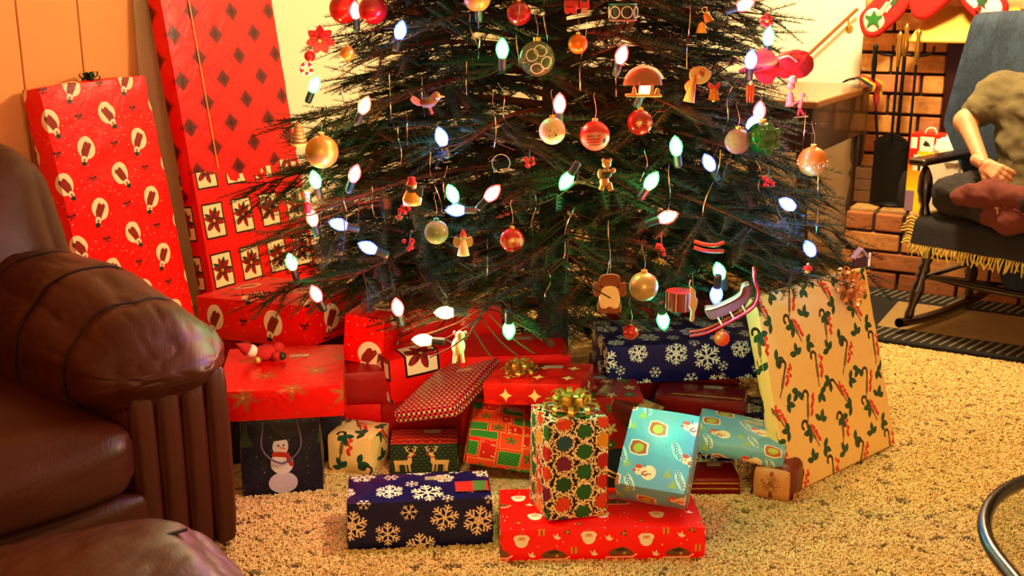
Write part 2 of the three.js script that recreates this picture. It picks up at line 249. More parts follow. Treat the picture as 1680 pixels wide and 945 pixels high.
const GOLD = std(0xe8b44c, 0.26, 0.75), GREENFOIL = std(0x0d4a1e, 0.25, 0.6), PEACHFOIL = std(0xd88a4c, 0.3, 0.55), REDFOIL = std(0xa80c0a, 0.25, 0.5), SILVER = std(0xc8c4bc, 0.2, 1), WHITE = std(0xe8dfca, 0.7), BLACK = std(0x0a0808, 0.4), REDP = std(0xb81410, 0.35), TAPE = new THREE.MeshPhysicalMaterial({ color: 0xf2e8d0, roughness: 0.2, transmission: 0.8, thickness: 0 });

function lamp(cfg, name, label, stemTop) {
  const t = thing(name, label, 'lamp', cfg.at);
  const glow = part('globe', ball(cfg.r, 0, 0, 0, 24), new THREE.MeshStandardMaterial({ color: 0xfff0d8, emissive: cfg.col, emissiveIntensity: 4 }), t); glow.castShadow = false;
  part('collar', lathe([[0.001, cfg.r + 0.035], [0.05, cfg.r + 0.03], [0.055, cfg.r - 0.02], [0.03, cfg.r - 0.03]]), GOLD, t);
  if (stemTop) { part('stem', rod(V(0, cfg.r + 0.03, 0), V(0, stemTop - cfg.at[1] - 0.01, 0), 0.008), GOLD, t); part('ceiling_rose', lathe([[0.001, stemTop - cfg.at[1]], [0.06, stemTop - cfg.at[1]], [0.05, stemTop - cfg.at[1] - 0.02], [0.001, stemTop - cfg.at[1] - 0.03]]), GOLD, t); }
  else { part('pole', rod(V(0, 0.02 - cfg.at[1], 0), V(0, -cfg.r, 0), 0.012), GOLD, t); part('base', lathe([[0.001, 0], [0.15, 0], [0.15, 0.015], [0.02, 0.035], [0.001, 0.035]].map(([r, y]) => [r, y - cfg.at[1]]), 28), GOLD, t); }
  const l = new THREE.PointLight(cfg.col, cfg.cd); l.name = name + '_light'; l.castShadow = true; l.shadow.radius = cfg.r / 0.02; t.add(l); return t;
}
// ---------- the room ----------
const A_BACK = 5.06, A_BRICK = 5.0, A_NEAR = -2.6, B_LEFT = -3.2, B_RIGHT = 2.6, CEIL = 2.4;
const plaster = std(0xeee0c2, 0.85, 0, { bumpMap: clothBump, bumpScale: 0.0008 });
const carpetMap = canvasTex(512, 512, (c, w, h) => {
  fillBg(c, w, h, '#a88a48'); seed(2);
  for (let i = 0; i < 9000; i++) { const v = rnd(); disc(c, rnd() * w, rnd() * h, 1 + rnd() * 3, v < 0.06 ? '#6a4a26' : v < 0.5 ? '#c4a068' : '#a07c48'); }
}, 0.6, 0.6);
const roomMid = AB((A_BACK + A_NEAR) / 2, (B_LEFT + B_RIGHT) / 2), LA = A_BACK - A_NEAR, LB = B_RIGHT - B_LEFT;
function planeUV(g, s = 1) { const p = g.attributes.position, u = g.attributes.uv, n = g.attributes.normal; for (let i = 0; i < p.count; i++) { const a = Math.abs(n.getX(i)), b = Math.abs(n.getY(i)); if (b > 0.7) u.setXY(i, p.getX(i) * s, -p.getZ(i) * s); else if (a > 0.7) u.setXY(i, -p.getZ(i) * s, p.getY(i) * s); else u.setXY(i, p.getX(i) * s, p.getY(i) * s); } return g; }
struct('floor', planeUV(box(LB + 0.4, 0.12, LA + 0.4, 0, -0.06, 0)), new THREE.MeshStandardMaterial({ map: carpetMap, roughness: 1 }), roomMid, ROOM);
struct('ceiling', box(LB + 0.4, 0.1, LA + 0.4, 0, 0.05, 0), plaster, roomMid.clone().setY(CEIL), ROOM);
struct('wall_back', planeUV(box(LB + 0.4, CEIL, 0.12, 0, CEIL / 2, -0.06)), plaster, AB(A_BACK, (B_LEFT + B_RIGHT) / 2), ROOM);
struct('wall_right', box(0.12, CEIL, LA + 0.4, 0.06, CEIL / 2, 0), plaster, AB((A_BACK + A_NEAR) / 2, B_RIGHT), ROOM);
struct('wall_front', box(LB + 0.4, CEIL, 0.12, 0, CEIL / 2, 0.06), plaster, AB(A_NEAR, (B_LEFT + B_RIGHT) / 2), ROOM);
const wallLeft = struct('wall_left', planeUV(box(0.12, CEIL, LA + 0.4, -0.06, CEIL / 2, 0)), plaster, AB((A_BACK + A_NEAR) / 2, B_LEFT), ROOM);
{ // vertical panels on the left wall, each a board with a groove beside it, then a strip of woven cloth paper
  const panelMat = std(0xe09450, 0.62, 0, { bumpMap: clothBump, bumpScale: 0.0004 });
  const g = rbox(0.016, CEIL - 0.002, 0.233, 0.004, 0.004, CEIL / 2, 0, 1), mid = (A_BACK + A_NEAR) / 2;
  for (let k = 0; k < 22; k++) { const a = 2.82 - 0.1185 - k * 0.237; part('panel', g, panelMat, wallLeft).position.set(0, 0, mid - a); }
  const weave = canvasTex(256, 256, (c, w, h) => { fillBg(c, w, h, '#ecd0a0'); for (let j = 0; j < 16; j++) for (let i = 0; i < 16; i++) { c.fillStyle = (i + j) % 2 ? '#dcbc8a' : '#f4dcb0'; c.fillRect(i * 16 + 1, j * 16 + 2, 14, 12); c.fillStyle = '#b49060'; c.fillRect(i * 16, j * 16, 16, 2); } }, 0.11, 0.11);
  part('woven_panel', planeUV(rbox(0.02, CEIL - 0.002, 0.31, 0.003, 0.006, CEIL / 2, 0, 1)), new THREE.MeshStandardMaterial({ map: weave, bumpMap: weave, bumpScale: 0.002, roughness: 0.9 }), wallLeft).position.set(0, 0, mid - 2.978);
}
struct('baseboard_left', rbox(0.018, 0.09, A_BACK - 3.14, 0.004, 0.009, 0.045, 0), std(0xcaa878, 0.6), AB((A_BACK + 3.14) / 2, B_LEFT), ROOM);
struct('baseboard_back', rbox(2.0, 0.09, 0.018, 0.004, 0, 0.045, 0.009), std(0xcaa878, 0.6), AB(A_BACK, B_LEFT + 1.02), ROOM);
{ // slanting wooden handrail on the back wall
  const a = atA(1285, 128, A_BACK - 0.05), b = atA(1407, 14, A_BACK - 0.05), t = thing('handrail', 'slanting thin wooden handrail on the cream wall behind the tree', 'handrail', a);
  const d = b.clone().sub(a), m = std(0x8a5a24, 0.5);
  part('rail', rod(V(0, 0, 0), d, 0.008, 0.008, 10), m, t);
  for (const f of [0.12, 0.88]) { const p = d.clone().multiplyScalar(f); part('bracket', merge([rod(p.clone().add(V(0, -0.01, 0)), p.clone().add(V(0.02, -0.05, -0.042)), 0.005), new THREE.CylinderGeometry(0.016, 0.016, 0.006, 12).rotateX(Math.PI / 2).rotateY(ROOM).translate(p.x + 0.021, p.y - 0.05, p.z - 0.041)]), GOLD, t); }
}
// ---------- fireplace ----------
const LEDGE = 0.332, HEARTH_A = 4.64, FB0 = -0.767, FB1 = 0.25, FBH = 1.01;
const brickTex = canvasTex(256, 128, (c, w, h) => { fillBg(c, w, h, '#ffffff'); seed(14); for (let i = 0; i < 900; i++) { c.globalAlpha = 0.1; disc(c, rnd() * w, rnd() * h, 3 + rnd() * 14, ['#b89878', '#ffe8c8', '#a88468', '#e0b890'][i % 4], 3 + rnd() * 8); } c.globalAlpha = 0.4; for (let i = 0; i < 20; i++) disc(c, rnd() * w, rnd() * h, 1.5, '#5a3a24'); }, 0.3, 0.15);
const brickMats = ['#d89a50', '#e4ac62', '#c8843e', '#dc9c68', '#cc8e46', '#e8bc6c', '#c47c4a'].map((c) => new THREE.MeshStandardMaterial({ color: c, map: brickTex, roughness: 0.88, bumpMap: brickTex, bumpScale: 0.003 }));
const mortar = std(0x2a1a10, 0.95);
function brickGeo(w, h, d, s) { const g = rbox(w, h, d, 0.006, 0, 0, 0, 1), p = g.attributes.position; for (let i = 0; i < p.count; i++) { p.setXYZ(i, p.getX(i) + 0.0025 * noise(p.getY(i) * 30 + s, p.getZ(i) * 20, s), p.getY(i) + 0.002 * noise(p.getX(i) * 14 + s, s, p.getZ(i) * 20), p.getZ(i) + 0.003 * noise(p.getX(i) * 18, p.getY(i) * 30, s)); } return planeUV(g); }
{
    // the chimney breast: mortar bed with the fire opening left out
  const L = -1.126, R = 1.7, bed = [box(FB0 - L, CEIL, 0.045, (FB0 + L) / 2, CEIL / 2, 0), box(R - FB1, CEIL, 0.045, (R + FB1) / 2, CEIL / 2, 0), box(FB1 - FB0, CEIL - FBH, 0.045, (FB0 + FB1) / 2, (CEIL + FBH) / 2, 0)];
  const wall = struct('wall_fireplace', merge(bed), mortar, AB(A_BRICK + 0.035, 0), ROOM);
  seed(6);
  const CH = 0.0872, BL = 0.262, gv = [0, 1, 2].map((k) => brickGeo(BL - 0.012, CH - 0.013, 0.05, k * 3.3)), hv = [0, 1].map((k) => brickGeo(BL / 2 - 0.012, CH - 0.013, 0.05, k * 5.1));
  const cut = (w, s) => brickGeo(w, CH - 0.013, 0.05, s);
  for (let r = 0; r < 14; r++) {
    const y = LEDGE + 0.018 + CH * (r + 0.5), off = r % 2 ? 0 : BL / 2;
    for (let x = L + off - BL; x < 0.75; x += BL) {
      let a = Math.max(x, L - (r % 2 ? 0.012 : 0)), b = Math.min(x + BL, 0.75); if (b - a < 0.03) continue;
      const segs = y < FBH + 0.01 ? [[a, Math.min(b, FB0)], [Math.max(a, FB1), b]] : [[a, b]];
      for (const [p, q] of segs) { if (q - p < 0.03) continue; const w = q - p, geo = Math.abs(w - BL) < 1e-4 ? gv[Math.floor(rnd() * 3)] : Math.abs(w - BL / 2) < 1e-4 ? hv[Math.floor(rnd() * 2)] : cut(w - 0.012, r); part('brick', geo, brickMats[Math.floor(rnd() * 7)], wall).position.set((p + q) / 2, y, 0.022 + rr(-0.003, 0.004)); }
    }
  }
  // firebox
  const soot = std(0x120c08, 0.95), W = FB1 - FB0;
  struct('firebox', merge([box(W + 0.1, 0.05, 0.5, 0, FBH + 0.03, -0.25), box(0.05, FBH, 0.5, -W / 2 - 0.025, FBH / 2, -0.25), box(0.05, FBH, 0.5, W / 2 + 0.025, FBH / 2, -0.25), box(W + 0.1, FBH, 0.05, 0, FBH / 2, -0.5)]), soot, AB(A_BRICK + 0.05, (FB0 + FB1) / 2), ROOM);
  const fr = thing('fireplace_surround', 'dark reddish brown metal frame round the fireplace opening', 'fireplace surround', AB(A_BRICK - 0.012, (FB0 + FB1) / 2, LEDGE), ROOM), fm = std(0x3c140a, 0.35, 0.5);
  for (const s of [-1, 1]) part('jamb', rbox(0.07, FBH - LEDGE - 0.005, 0.03, 0.005, s * (W / 2 - 0.035), (FBH - LEDGE) / 2, 0), fm, fr);
  part('rail', rbox(W - 0.14, 0.06, 0.03, 0.005, 0, FBH - LEDGE - 0.036, 0), fm, fr); part('rail', rbox(W - 0.14, 0.05, 0.03, 0.005, 0, 0.026, 0), fm, fr);
  // brass hood: two flaring panels
  const brass = std(0xd8a43c, 0.42, 0.55);
  const hood = (x0, x1, label) => {
    const t = thing('fireplace_hood', label, 'fireplace hood', AB(A_BRICK - 0.012, 0, FBH + 0.005), ROOM);
    const g = extrude(shapeOf([[x0 - 0.05, 0], [x1 + 0.05, 0], [x1 - 0.02, 0.135], [x0 + 0.02, 0.135]]), 0.012, 0.003); const p = g.attributes.position;
    for (let i = 0; i < p.count; i++) p.setZ(i, p.getZ(i) + 0.1 * (1 - p.getY(i) / 0.135) + 0.012); g.computeVertexNormals();
    part('panel', g, brass, t); part('lip', rbox(x1 - x0 + 0.1, 0.012, 0.022, 0.004, (x0 + x1) / 2, 0.0, 0.112), brass, t);
  };
  hood(-0.86, -0.49, 'flaring brass hood panel behind the white stocking toe, left of the two'); hood(-0.4, 0.1, 'orange toned brass hood panel at the right edge above the throw');
  // hearth: mortar core, brick courses and a top of headers
  const HL = -1.06, HR = 1.5, hw = HR - HL, hd = A_BRICK - HEARTH_A - 0.02;
  const hearth = struct('hearth', box(hw - 0.02, LEDGE - 0.012, hd - 0.012, (HL + HR) / 2, (LEDGE - 0.012) / 2, -hd / 2 - 0.01), mortar, AB(HEARTH_A, 0), ROOM);
  const hm = ['#b87a42', '#a8683a', '#c48a50', '#9c5c34'].map((c) => new THREE.MeshStandardMaterial({ color: c, map: brickTex, roughness: 0.9, bumpMap: brickTex, bumpScale: 0.003 }));
  const hg = [0, 1].map((k) => brickGeo(0.222, 0.07, 0.05, k * 2.2 + 9)), head = [0, 1].map((k) => brickGeo(0.108, 0.07, 0.05, k + 20)), top = [0, 1].map((k) => brickGeo(0.222, 0.05, 0.108, k + 30));
  for (let r = 0; r < 4; r++) { const st = r === 3 ? 0.12 : 0.234; for (let x = HL + (r % 2 && r < 3 ? -0.117 : 0), i = 0; x < 0.55; x += st, i++) { if (x < HL - 0.001) { part('brick', head[0], hm[0], hearth).position.set(HL + 0.054, r * 0.0815 + 0.042, -0.02); continue; } part('brick', r === 3 ? head[i % 2] : hg[i % 2], hm[Math.floor(rnd() * 4)], hearth).position.set(x + st / 2, r * 0.0815 + 0.042, -0.02 + rr(-0.003, 0.003)); } }
  const hm2 = ['#b89458', '#a88448', '#c0a064'].map((c) => new THREE.MeshStandardMaterial({ color: c, map: brickTex, roughness: 0.9, bumpMap: brickTex, bumpScale: 0.003 }));
  const topG = [0, 1].map((k) => brickGeo(0.108, 0.05, 0.222, k + 40));
  for (let j = 0; j < 2; j++) for (let x = HL, i = 0; x < 0.55; x += 0.12, i++) part('brick', topG[i % 2], hm2[Math.floor(rnd() * 3)], hearth).position.set(x + 0.06, LEDGE - 0.025, -0.16 - j * 0.19);
  // mantel shelf above the picture, from which the stockings hang
  struct('mantel', rbox(2.7, 0.08, 0.2, 0.01, 0.3, 0, 0.1), std(0x4a2a14, 0.5), AB(A_BRICK, 0, 1.5), ROOM);
}
// ---------- stockings ----------
function stocking(pxToe, pyToe, flip, cols, label, L = 0.4, sc = 1) {
  const A = A_BRICK - 0.13, p = atA(pxToe, pyToe, A), t = thing('christmas_stocking', label, 'stocking', p, ROOM, undefined);
  t.scale.setScalar(1);
  const y0 = 1.46 - p.y, f = flip;
  const pts = [[-0.045, 0.03], [-0.03, 0.0], [0.0, -0.004], [0.04, 0.03], [0.085, 0.075], [0.115, 0.13], [0.118, 0.18], [0.12, y0 - 0.09], [0.03, y0 - 0.09], [0.026, 0.16], [0.005, 0.125], [-0.03, 0.085], [-0.048, 0.06]].map(([x, y]) => [f * x * sc, y]);
  part('sock', extrude(smoothShape(pts), 0.05, 0.02, 4), cols.sock, t);
  part('cuff', rbox(0.12 * sc, 0.09, 0.065, 0.025, f * 0.075 * sc, y0 - 0.05, 0, 3), cols.cuff, t);
  part('hanging_loop', new THREE.TorusGeometry(0.014, 0.003, 6, 14).translate(f * 0.12 * sc, y0, 0), cols.cuff, t);
  if (cols.toe) part('toe', extrude(smoothShape([[-0.034, 0.03], [-0.022, 0.01], [0.0, 0.008], [0.03, 0.04], [0.0, 0.085], [-0.022, 0.082], [-0.038, 0.058]].map(([x, y]) => [f * x * sc, y])), 0.06, 0.012, 3), cols.toe, t);
  if (cols.deco) for (const [geo, m, n] of cols.deco(f)) part(n, geo, m, t);
  return t;
}
const felt = (c) => std(c, 0.95, 0, { bumpMap: clothBump, bumpScale: 0.001 });
{
  const leafShape = () => extrude(smoothShape([[0, 0.035], [0.012, 0.014], [0.034, 0.016], [0.018, -0.004], [0.024, -0.03], [0, -0.014], [-0.024, -0.03], [-0.018, -0.004], [-0.034, 0.016], [-0.012, 0.014]]), 0.006, 0.0015);
  stocking(1436, 52, 1, { sock: felt(0xc0180e), cuff: felt(0xe8d8c0), toe: felt(0xe8d2b0), deco: () => [[leafShape().translate(-0.004, 0.05, 0.034), felt(0x1d6a1c), 'felt_leaf'], [rbox(0.022, 0.07, 0.006, 0.002).rotateZ(-0.6).translate(0.03, 0.09, 0.027), felt(0xf0b8a0), 'felt_stripe'], [rbox(0.02, 0.08, 0.006, 0.002).rotateZ(-0.6).translate(0.06, 0.115, 0.027), felt(0xe8d8c0), 'felt_stripe'], [rbox(0.02, 0.08, 0.006, 0.002).rotateZ(-0.6).translate(0.082, 0.14, 0.027), felt(0x2c6a20), 'felt_stripe']] }, 'red felt stocking with a green leaf on its pale toe, above the fire tools', 0.4, 1.0);
  stocking(1519, 22, 1, { sock: felt(0xd0140c), cuff: felt(0xe8d8c0) }, 'plain red stocking, second from the left on the mantel', 0.4, 1.0);
  stocking(1622, 36, -1, { sock: felt(0xbc140e), cuff: felt(0x1a1512), toe: felt(0xeadfcc), deco: (f) => [[extrude(smoothShape([[0.01, 0.04], [0.04, 0.05], [0.095, 0.1], [0.1, 0.15], [0.06, 0.16], [0.01, 0.1]].map(([x, y]) => [f * x, y])), 0.062, 0.008), felt(0xeadfcc), 'felt_patch'], [rbox(0.035, 0.12, 0.062, 0.01).rotateZ(0.3).translate(f * 0.1, 0.18, 0), felt(0x1c1a18), 'dark_band'], [leafShape().scale(0.6, 0.7, 1).translate(f * 0.03, 0.078, 0.038), felt(0x24502a), 'felt_leaf'], [merge([ball(0.008, f * 0.036, 0.056, 0.037, 10), ball(0.008, f * 0.046, 0.05, 0.037, 10), ball(0.007, f * 0.04, 0.046, 0.037, 10)]), felt(0xd0200e), 'felt_berries']] }, 'white and red stocking with holly and a dark band, right of the plain one', 0.4, 1.0);
}
// ---------- fire tools on the hearth ----------
{
  const iron = std(0x15110e, 0.45, 0.7), bra = std(0xc09a4c, 0.3, 1), b0 = atA(1463, 328, 4.84), foot = V(b0.x, LEDGE + 0.001, b0.z);
  const t = thing('fire_tool_stand', 'black iron stand for fire tools with brass top knobs', 'tool stand', foot, ROOM), H = 0.72;
  part('base', lathe([[0, 0], [0.09, 0], [0.09, 0.012], [0.05, 0.022], [0.015, 0.04], [0, 0.04]], 24), iron, t);
  part('pole', rod(V(0, 0.03, 0), V(0, H - 0.08, 0), 0.008), iron, t);
  part('handle', lathe([[0.001, H - 0.1], [0.011, H - 0.1], [0.014, H - 0.05], [0.008, H], [0.014, H + 0.02], [0.001, H + 0.035]], 14), bra, t);
  for (const x of [-0.11, -0.04, 0.055, 0.115]) part('hook', tube([V(0, H - 0.09, 0), V(x * 0.6, H - 0.095, 0.01), V(x, H - 0.08, 0.03), V(x * 1.04, H - 0.055, 0.036)], 0.0055, 12), iron, t);
  const tool = (name, label, x, z, top, build) => { const o = thing(name, label, 'fire tool', foot.clone().add(AB(-z, x)), ROOM); build(o, top); return o; };
  const grip = (o, top, m = iron) => part('grip', lathe([[0.001, top - 0.13], [0.008, top - 0.13], [0.012, top - 0.07], [0.008, top - 0.02], [0.013, top], [0.001, top + 0.014]], 12), m, o);
  tool('fire_poker', 'black iron poker hanging leftmost on the fire tool stand', -0.11, 0.045, 0.66, (o, k) => { part('shaft', rod(V(0.075, 0.03, 0), V(0, k - 0.12, 0), 0.006), iron, o); grip(o, k); part('hook', tube([V(0.075, 0.03, 0), V(0.078, 0.008, 0), V(0.06, 0.01, 0), V(0.055, 0.03, 0)], 0.005, 10), iron, o); });
  tool('fire_shovel', 'black iron ash shovel hanging from the fire tool stand', -0.012, 0.06, 0.71, (o, k) => { part('shaft', rod(V(0, 0.26, 0), V(0, k - 0.12, 0), 0.006), iron, o); grip(o, k, bra); const g = new THREE.CylinderGeometry(0.2, 0.2, 0.27, 14, 4, true, -0.36, 0.72).translate(0, 0, -0.2); part('blade', merge([g, extrude(smoothShape([[-0.07, 0.13], [0, 0.17], [0.07, 0.13], [0.05, 0.1], [-0.05, 0.1]]), 0.006, 0.001).translate(0, 0, -0.008)]).translate(0, 0.137, 0.0), std(0x0e0b09, 0.5, 0.6, { side: THREE.DoubleSide }), o); });
  tool('fire_brush', 'slim black hearth brush with a brass handle beside the shovel', 0.057, 0.045, 0.72, (o, k) => { part('shaft', rod(V(0, 0.15, 0), V(0, k - 0.12, 0), 0.0055), iron, o); grip(o, k, bra); part('bristles', lathe([[0.001, 0.004], [0.03, 0.004], [0.026, 0.1], [0.012, 0.15], [0.001, 0.155]], 12), std(0x1c130c, 0.95), o); });
}
// ---------- things on the hearth ----------
{
  const p = atA(1517, 329, 4.76), w = 0.13, h = 0.32, d = 0.11;
  const t = thing('firestarter_box', 'tall red and yellow printed carton standing on the hearth', 'carton', V(p.x, LEDGE + 0.001, p.z), ROOM - 0.12);
  const front = canvasTex(256, 640, (c, W, H) => {
    const g = c.createLinearGradient(0, 200, 0, 460); g.addColorStop(0, '#d8240c'); g.addColorStop(0.35, '#e88a10'); g.addColorStop(1, '#d8cc18'); fillBg(c, W, H, '#d0200c'); c.fillStyle = g; c.fillRect(0, 200, W, 440);
    c.fillStyle = '#eee4d0'; c.fillRect(8, 30, 50, 90); c.fillRect(78, 20, 110, 120); c.fillRect(205, 30, 40, 90); poly(c, [[100, 90], [120, 50], [150, 70], [165, 100]], '#3a3a38'); disc(c, 130, 84, 16, '#222');
    c.fillStyle = '#e8dcc8'; c.fillRect(40, 170, 130, 130); c.fillStyle = '#171210'; c.fillRect(78, 180, 22, 120); c.fillRect(120, 185, 24, 140);
    for (let k = 0; k < 7; k++) { c.strokeStyle = '#f0dc20'; c.lineWidth = 14; c.beginPath(); c.arc(84 + k * 22, 156 + (k % 2) * 4, 12, 0.6, 5.2); c.stroke(); }
    disc(c, 150, 520, 44, '#5c4a44', 70); disc(c, 150, 560, 26, '#d86a1c', 40); poly(c, [[120, 640], [180, 640], [160, 560]], '#8a2010'); c.fillStyle = '#8a6a80'; c.fillRect(0, 470, 70, 170);
  });
  const red = std(0xc8240e, 0.4), geo = box(w, h, d, 0, h / 2, 0);
  part('carton', geo, [std(0x6a4a2c, 0.6), std(0x7a1c0c, 0.6), red, red, new THREE.MeshStandardMaterial({ map: front, roughness: 0.4 }), red], t);
  part('carry_handle', tube([V(-0.02, h, 0.01), V(-0.01, h + 0.018, 0.01), V(0.015, h + 0.02, 0.01), V(0.025, h, 0.01)], 0.004, 12), WHITE, t);
  const q = atA(1536, 350, 4.69), t2 = thing('white_carton', 'tall white carton with crumpled white tissue beside the rocking chair arm', 'carton', V(q.x + 0.015, LEDGE + 0.001, q.z), ROOM);
  part('carton', rbox(0.12, 0.22, 0.09, 0.003, 0, 0.11, 0), std(0xe0cdb0, 0.6), t2);
  const g = new THREE.SphereGeometry(0.085, 24, 16), pp = g.attributes.position; for (let i = 0; i < pp.count; i++) { const v = V(pp.getX(i), pp.getY(i), pp.getZ(i)), k = 1 + 0.35 * noise(v.x * 28, v.y * 28, v.z * 28) + 0.18 * noise(v.x * 60, v.y * 60, 3); pp.setXYZ(i, v.x * k * 0.9, v.y * k * 0.75, v.z * k * 0.7); } g.computeVertexNormals();
  part('tissue_paper', g.translate(0.03, 0.26, 0), std(0xf4ead4, 0.8), t2);
  const r = atA(1432, 318, 4.86), t3 = thing('log_basket', 'small brown wooden crate in the shade left of the fire tools', 'crate', V(r.x - 0.01, LEDGE + 0.001, r.z), ROOM), wood = std(0x5c3a18, 0.7);
  for (const z of [-0.05, 0.05]) for (let k = 0; k < 3; k++) part('slat', rbox(0.12, 0.045, 0.008, 0.002, 0, 0.028 + k * 0.05, z), wood, t3);
  for (const x of [-0.056, 0.056]) part('side_board', rbox(0.01, 0.15, 0.1, 0.002, x, 0.076, 0), wood, t3); part('bottom_board', rbox(0.11, 0.008, 0.1, 0.002, 0, 0.006, 0), wood, t3);
}
// ---------- rug ----------
{
  const A0 = 3.88, A1 = 4.62, B0 = -0.95, B1 = 1.3, t = thing('area_rug', 'tan rug with a black striped border under the rocking chair', 'rug', AB((A0 + A1) / 2, (B0 + B1) / 2, 0.001), ROOM), w = B1 - B0, d = A1 - A0, bw = 0.17;
  const tan = canvasTex(256, 256, (c, W, H) => { fillBg(c, W, H, '#8a6c3c'); seed(4); for (let i = 0; i < 2600; i++) { c.globalAlpha = 0.5; stroke(c, [[rnd() * W, rnd() * H]].flatMap(([x, y]) => [[x, y], [x + rr(4, 14), y + rr(-1, 1)]]), rnd() < 0.5 ? '#7a5c30' : '#9c7c4a', 2); } }, 0.3, 0.3);
  const dark = std(0x0b0907, 0.95, 0, { bumpMap: clothBump, bumpScale: 0.002 }), pale = std(0x6a5c44, 0.95);
  part('rug_centre', planeUV(rbox(w - 2 * bw, 0.012, d - 2 * bw, 0.004, 0, 0.006, 0)), new THREE.MeshStandardMaterial({ map: tan, roughness: 0.95 }), t);
  for (const s of [-1, 1]) {
    part('border', rbox(w, 0.014, bw, 0.005, 0, 0.007, s * (d - bw) / 2), dark, t);
    part('border', rbox(bw, 0.014, d - 2 * bw, 0.005, s * (w - bw) / 2, 0.007, 0), dark, t);
    const st = []; for (let x = -w / 2 + 0.06; x < w / 2 - 0.03; x += 0.031) st.push(rbox(0.009, 0.006, bw - 0.035, 0.003, 0, 0, 0, 1).rotateY(-0.25 * 1).translate(x, 0.015, s * (d - bw) / 2));
    const m = part('border_stripes', merge(st), pale, t); m.userData.kind = 'stuff';
  }
}
// ---------- carpet pile ----------
{
  const g = new THREE.TorusGeometry(0.0024, 0.0013, 4, 6, 4.2); g.rotateZ(-0.5);
  const N = 150000, m = new THREE.InstancedMesh(g, new THREE.MeshStandardMaterial({ color: 0xffffff, roughness: 1 }), N), M = new THREE.Matrix4(), Q = new THREE.Quaternion(), E = new THREE.Euler(), col = new THREE.Color();
  seed(99); let n = 0, tries = 0;
  while (n < N && tries++ < 2000000) {
    const D = 1.75 + 2.2 * Math.pow(rnd(), 0.9), x = rr(-1.0, 2.2), z2 = D * CP + EYE * SP, px = 840 + FPX * x / z2, py = 472.5 - FPX * (-EYE * CP + D * SP) / z2;
    if (px < 370 || px > 1700 || py > 975) continue;
    const gd = x > 0.75 && D > 2.7 ? 1 : 0, p = V(x, 0, -D), A = Aof(p), B = Bof(p); if (A > 3.87 && B > -0.96) continue;
    if (px > 660 && px < 1080 && D > 2.5) continue;
    E.set(rr(-0.7, 0.7), rr(0, 6.28), rr(-0.7, 0.7)); Q.setFromEuler(E); const s = rr(0.8, 1.5); M.compose(V(x, 0.0015, -D), Q, V(s, s * rr(0.9, 1.4), s)); m.setMatrixAt(n, M);
    const cl = noise(x * 26, 4, D * 26) + 0.5 * noise(x * 60, 8, D * 60), v = rnd(); const b = cl > 0.43 && rnd() < 0.75 ? 0.26 : v < 0.015 ? 0.4 : 0.88 + 0.2 * rnd(); col.setRGB(0.74 * b, 0.53 * b, 0.2 * b); m.setColorAt(n, col); n++;
  }
  m.count = n; m.name = 'carpet_pile'; sh(m); m.userData.kind = 'stuff'; m.userData.label = 'looped beige carpet pile with brown flecks'; scene.add(m);
}
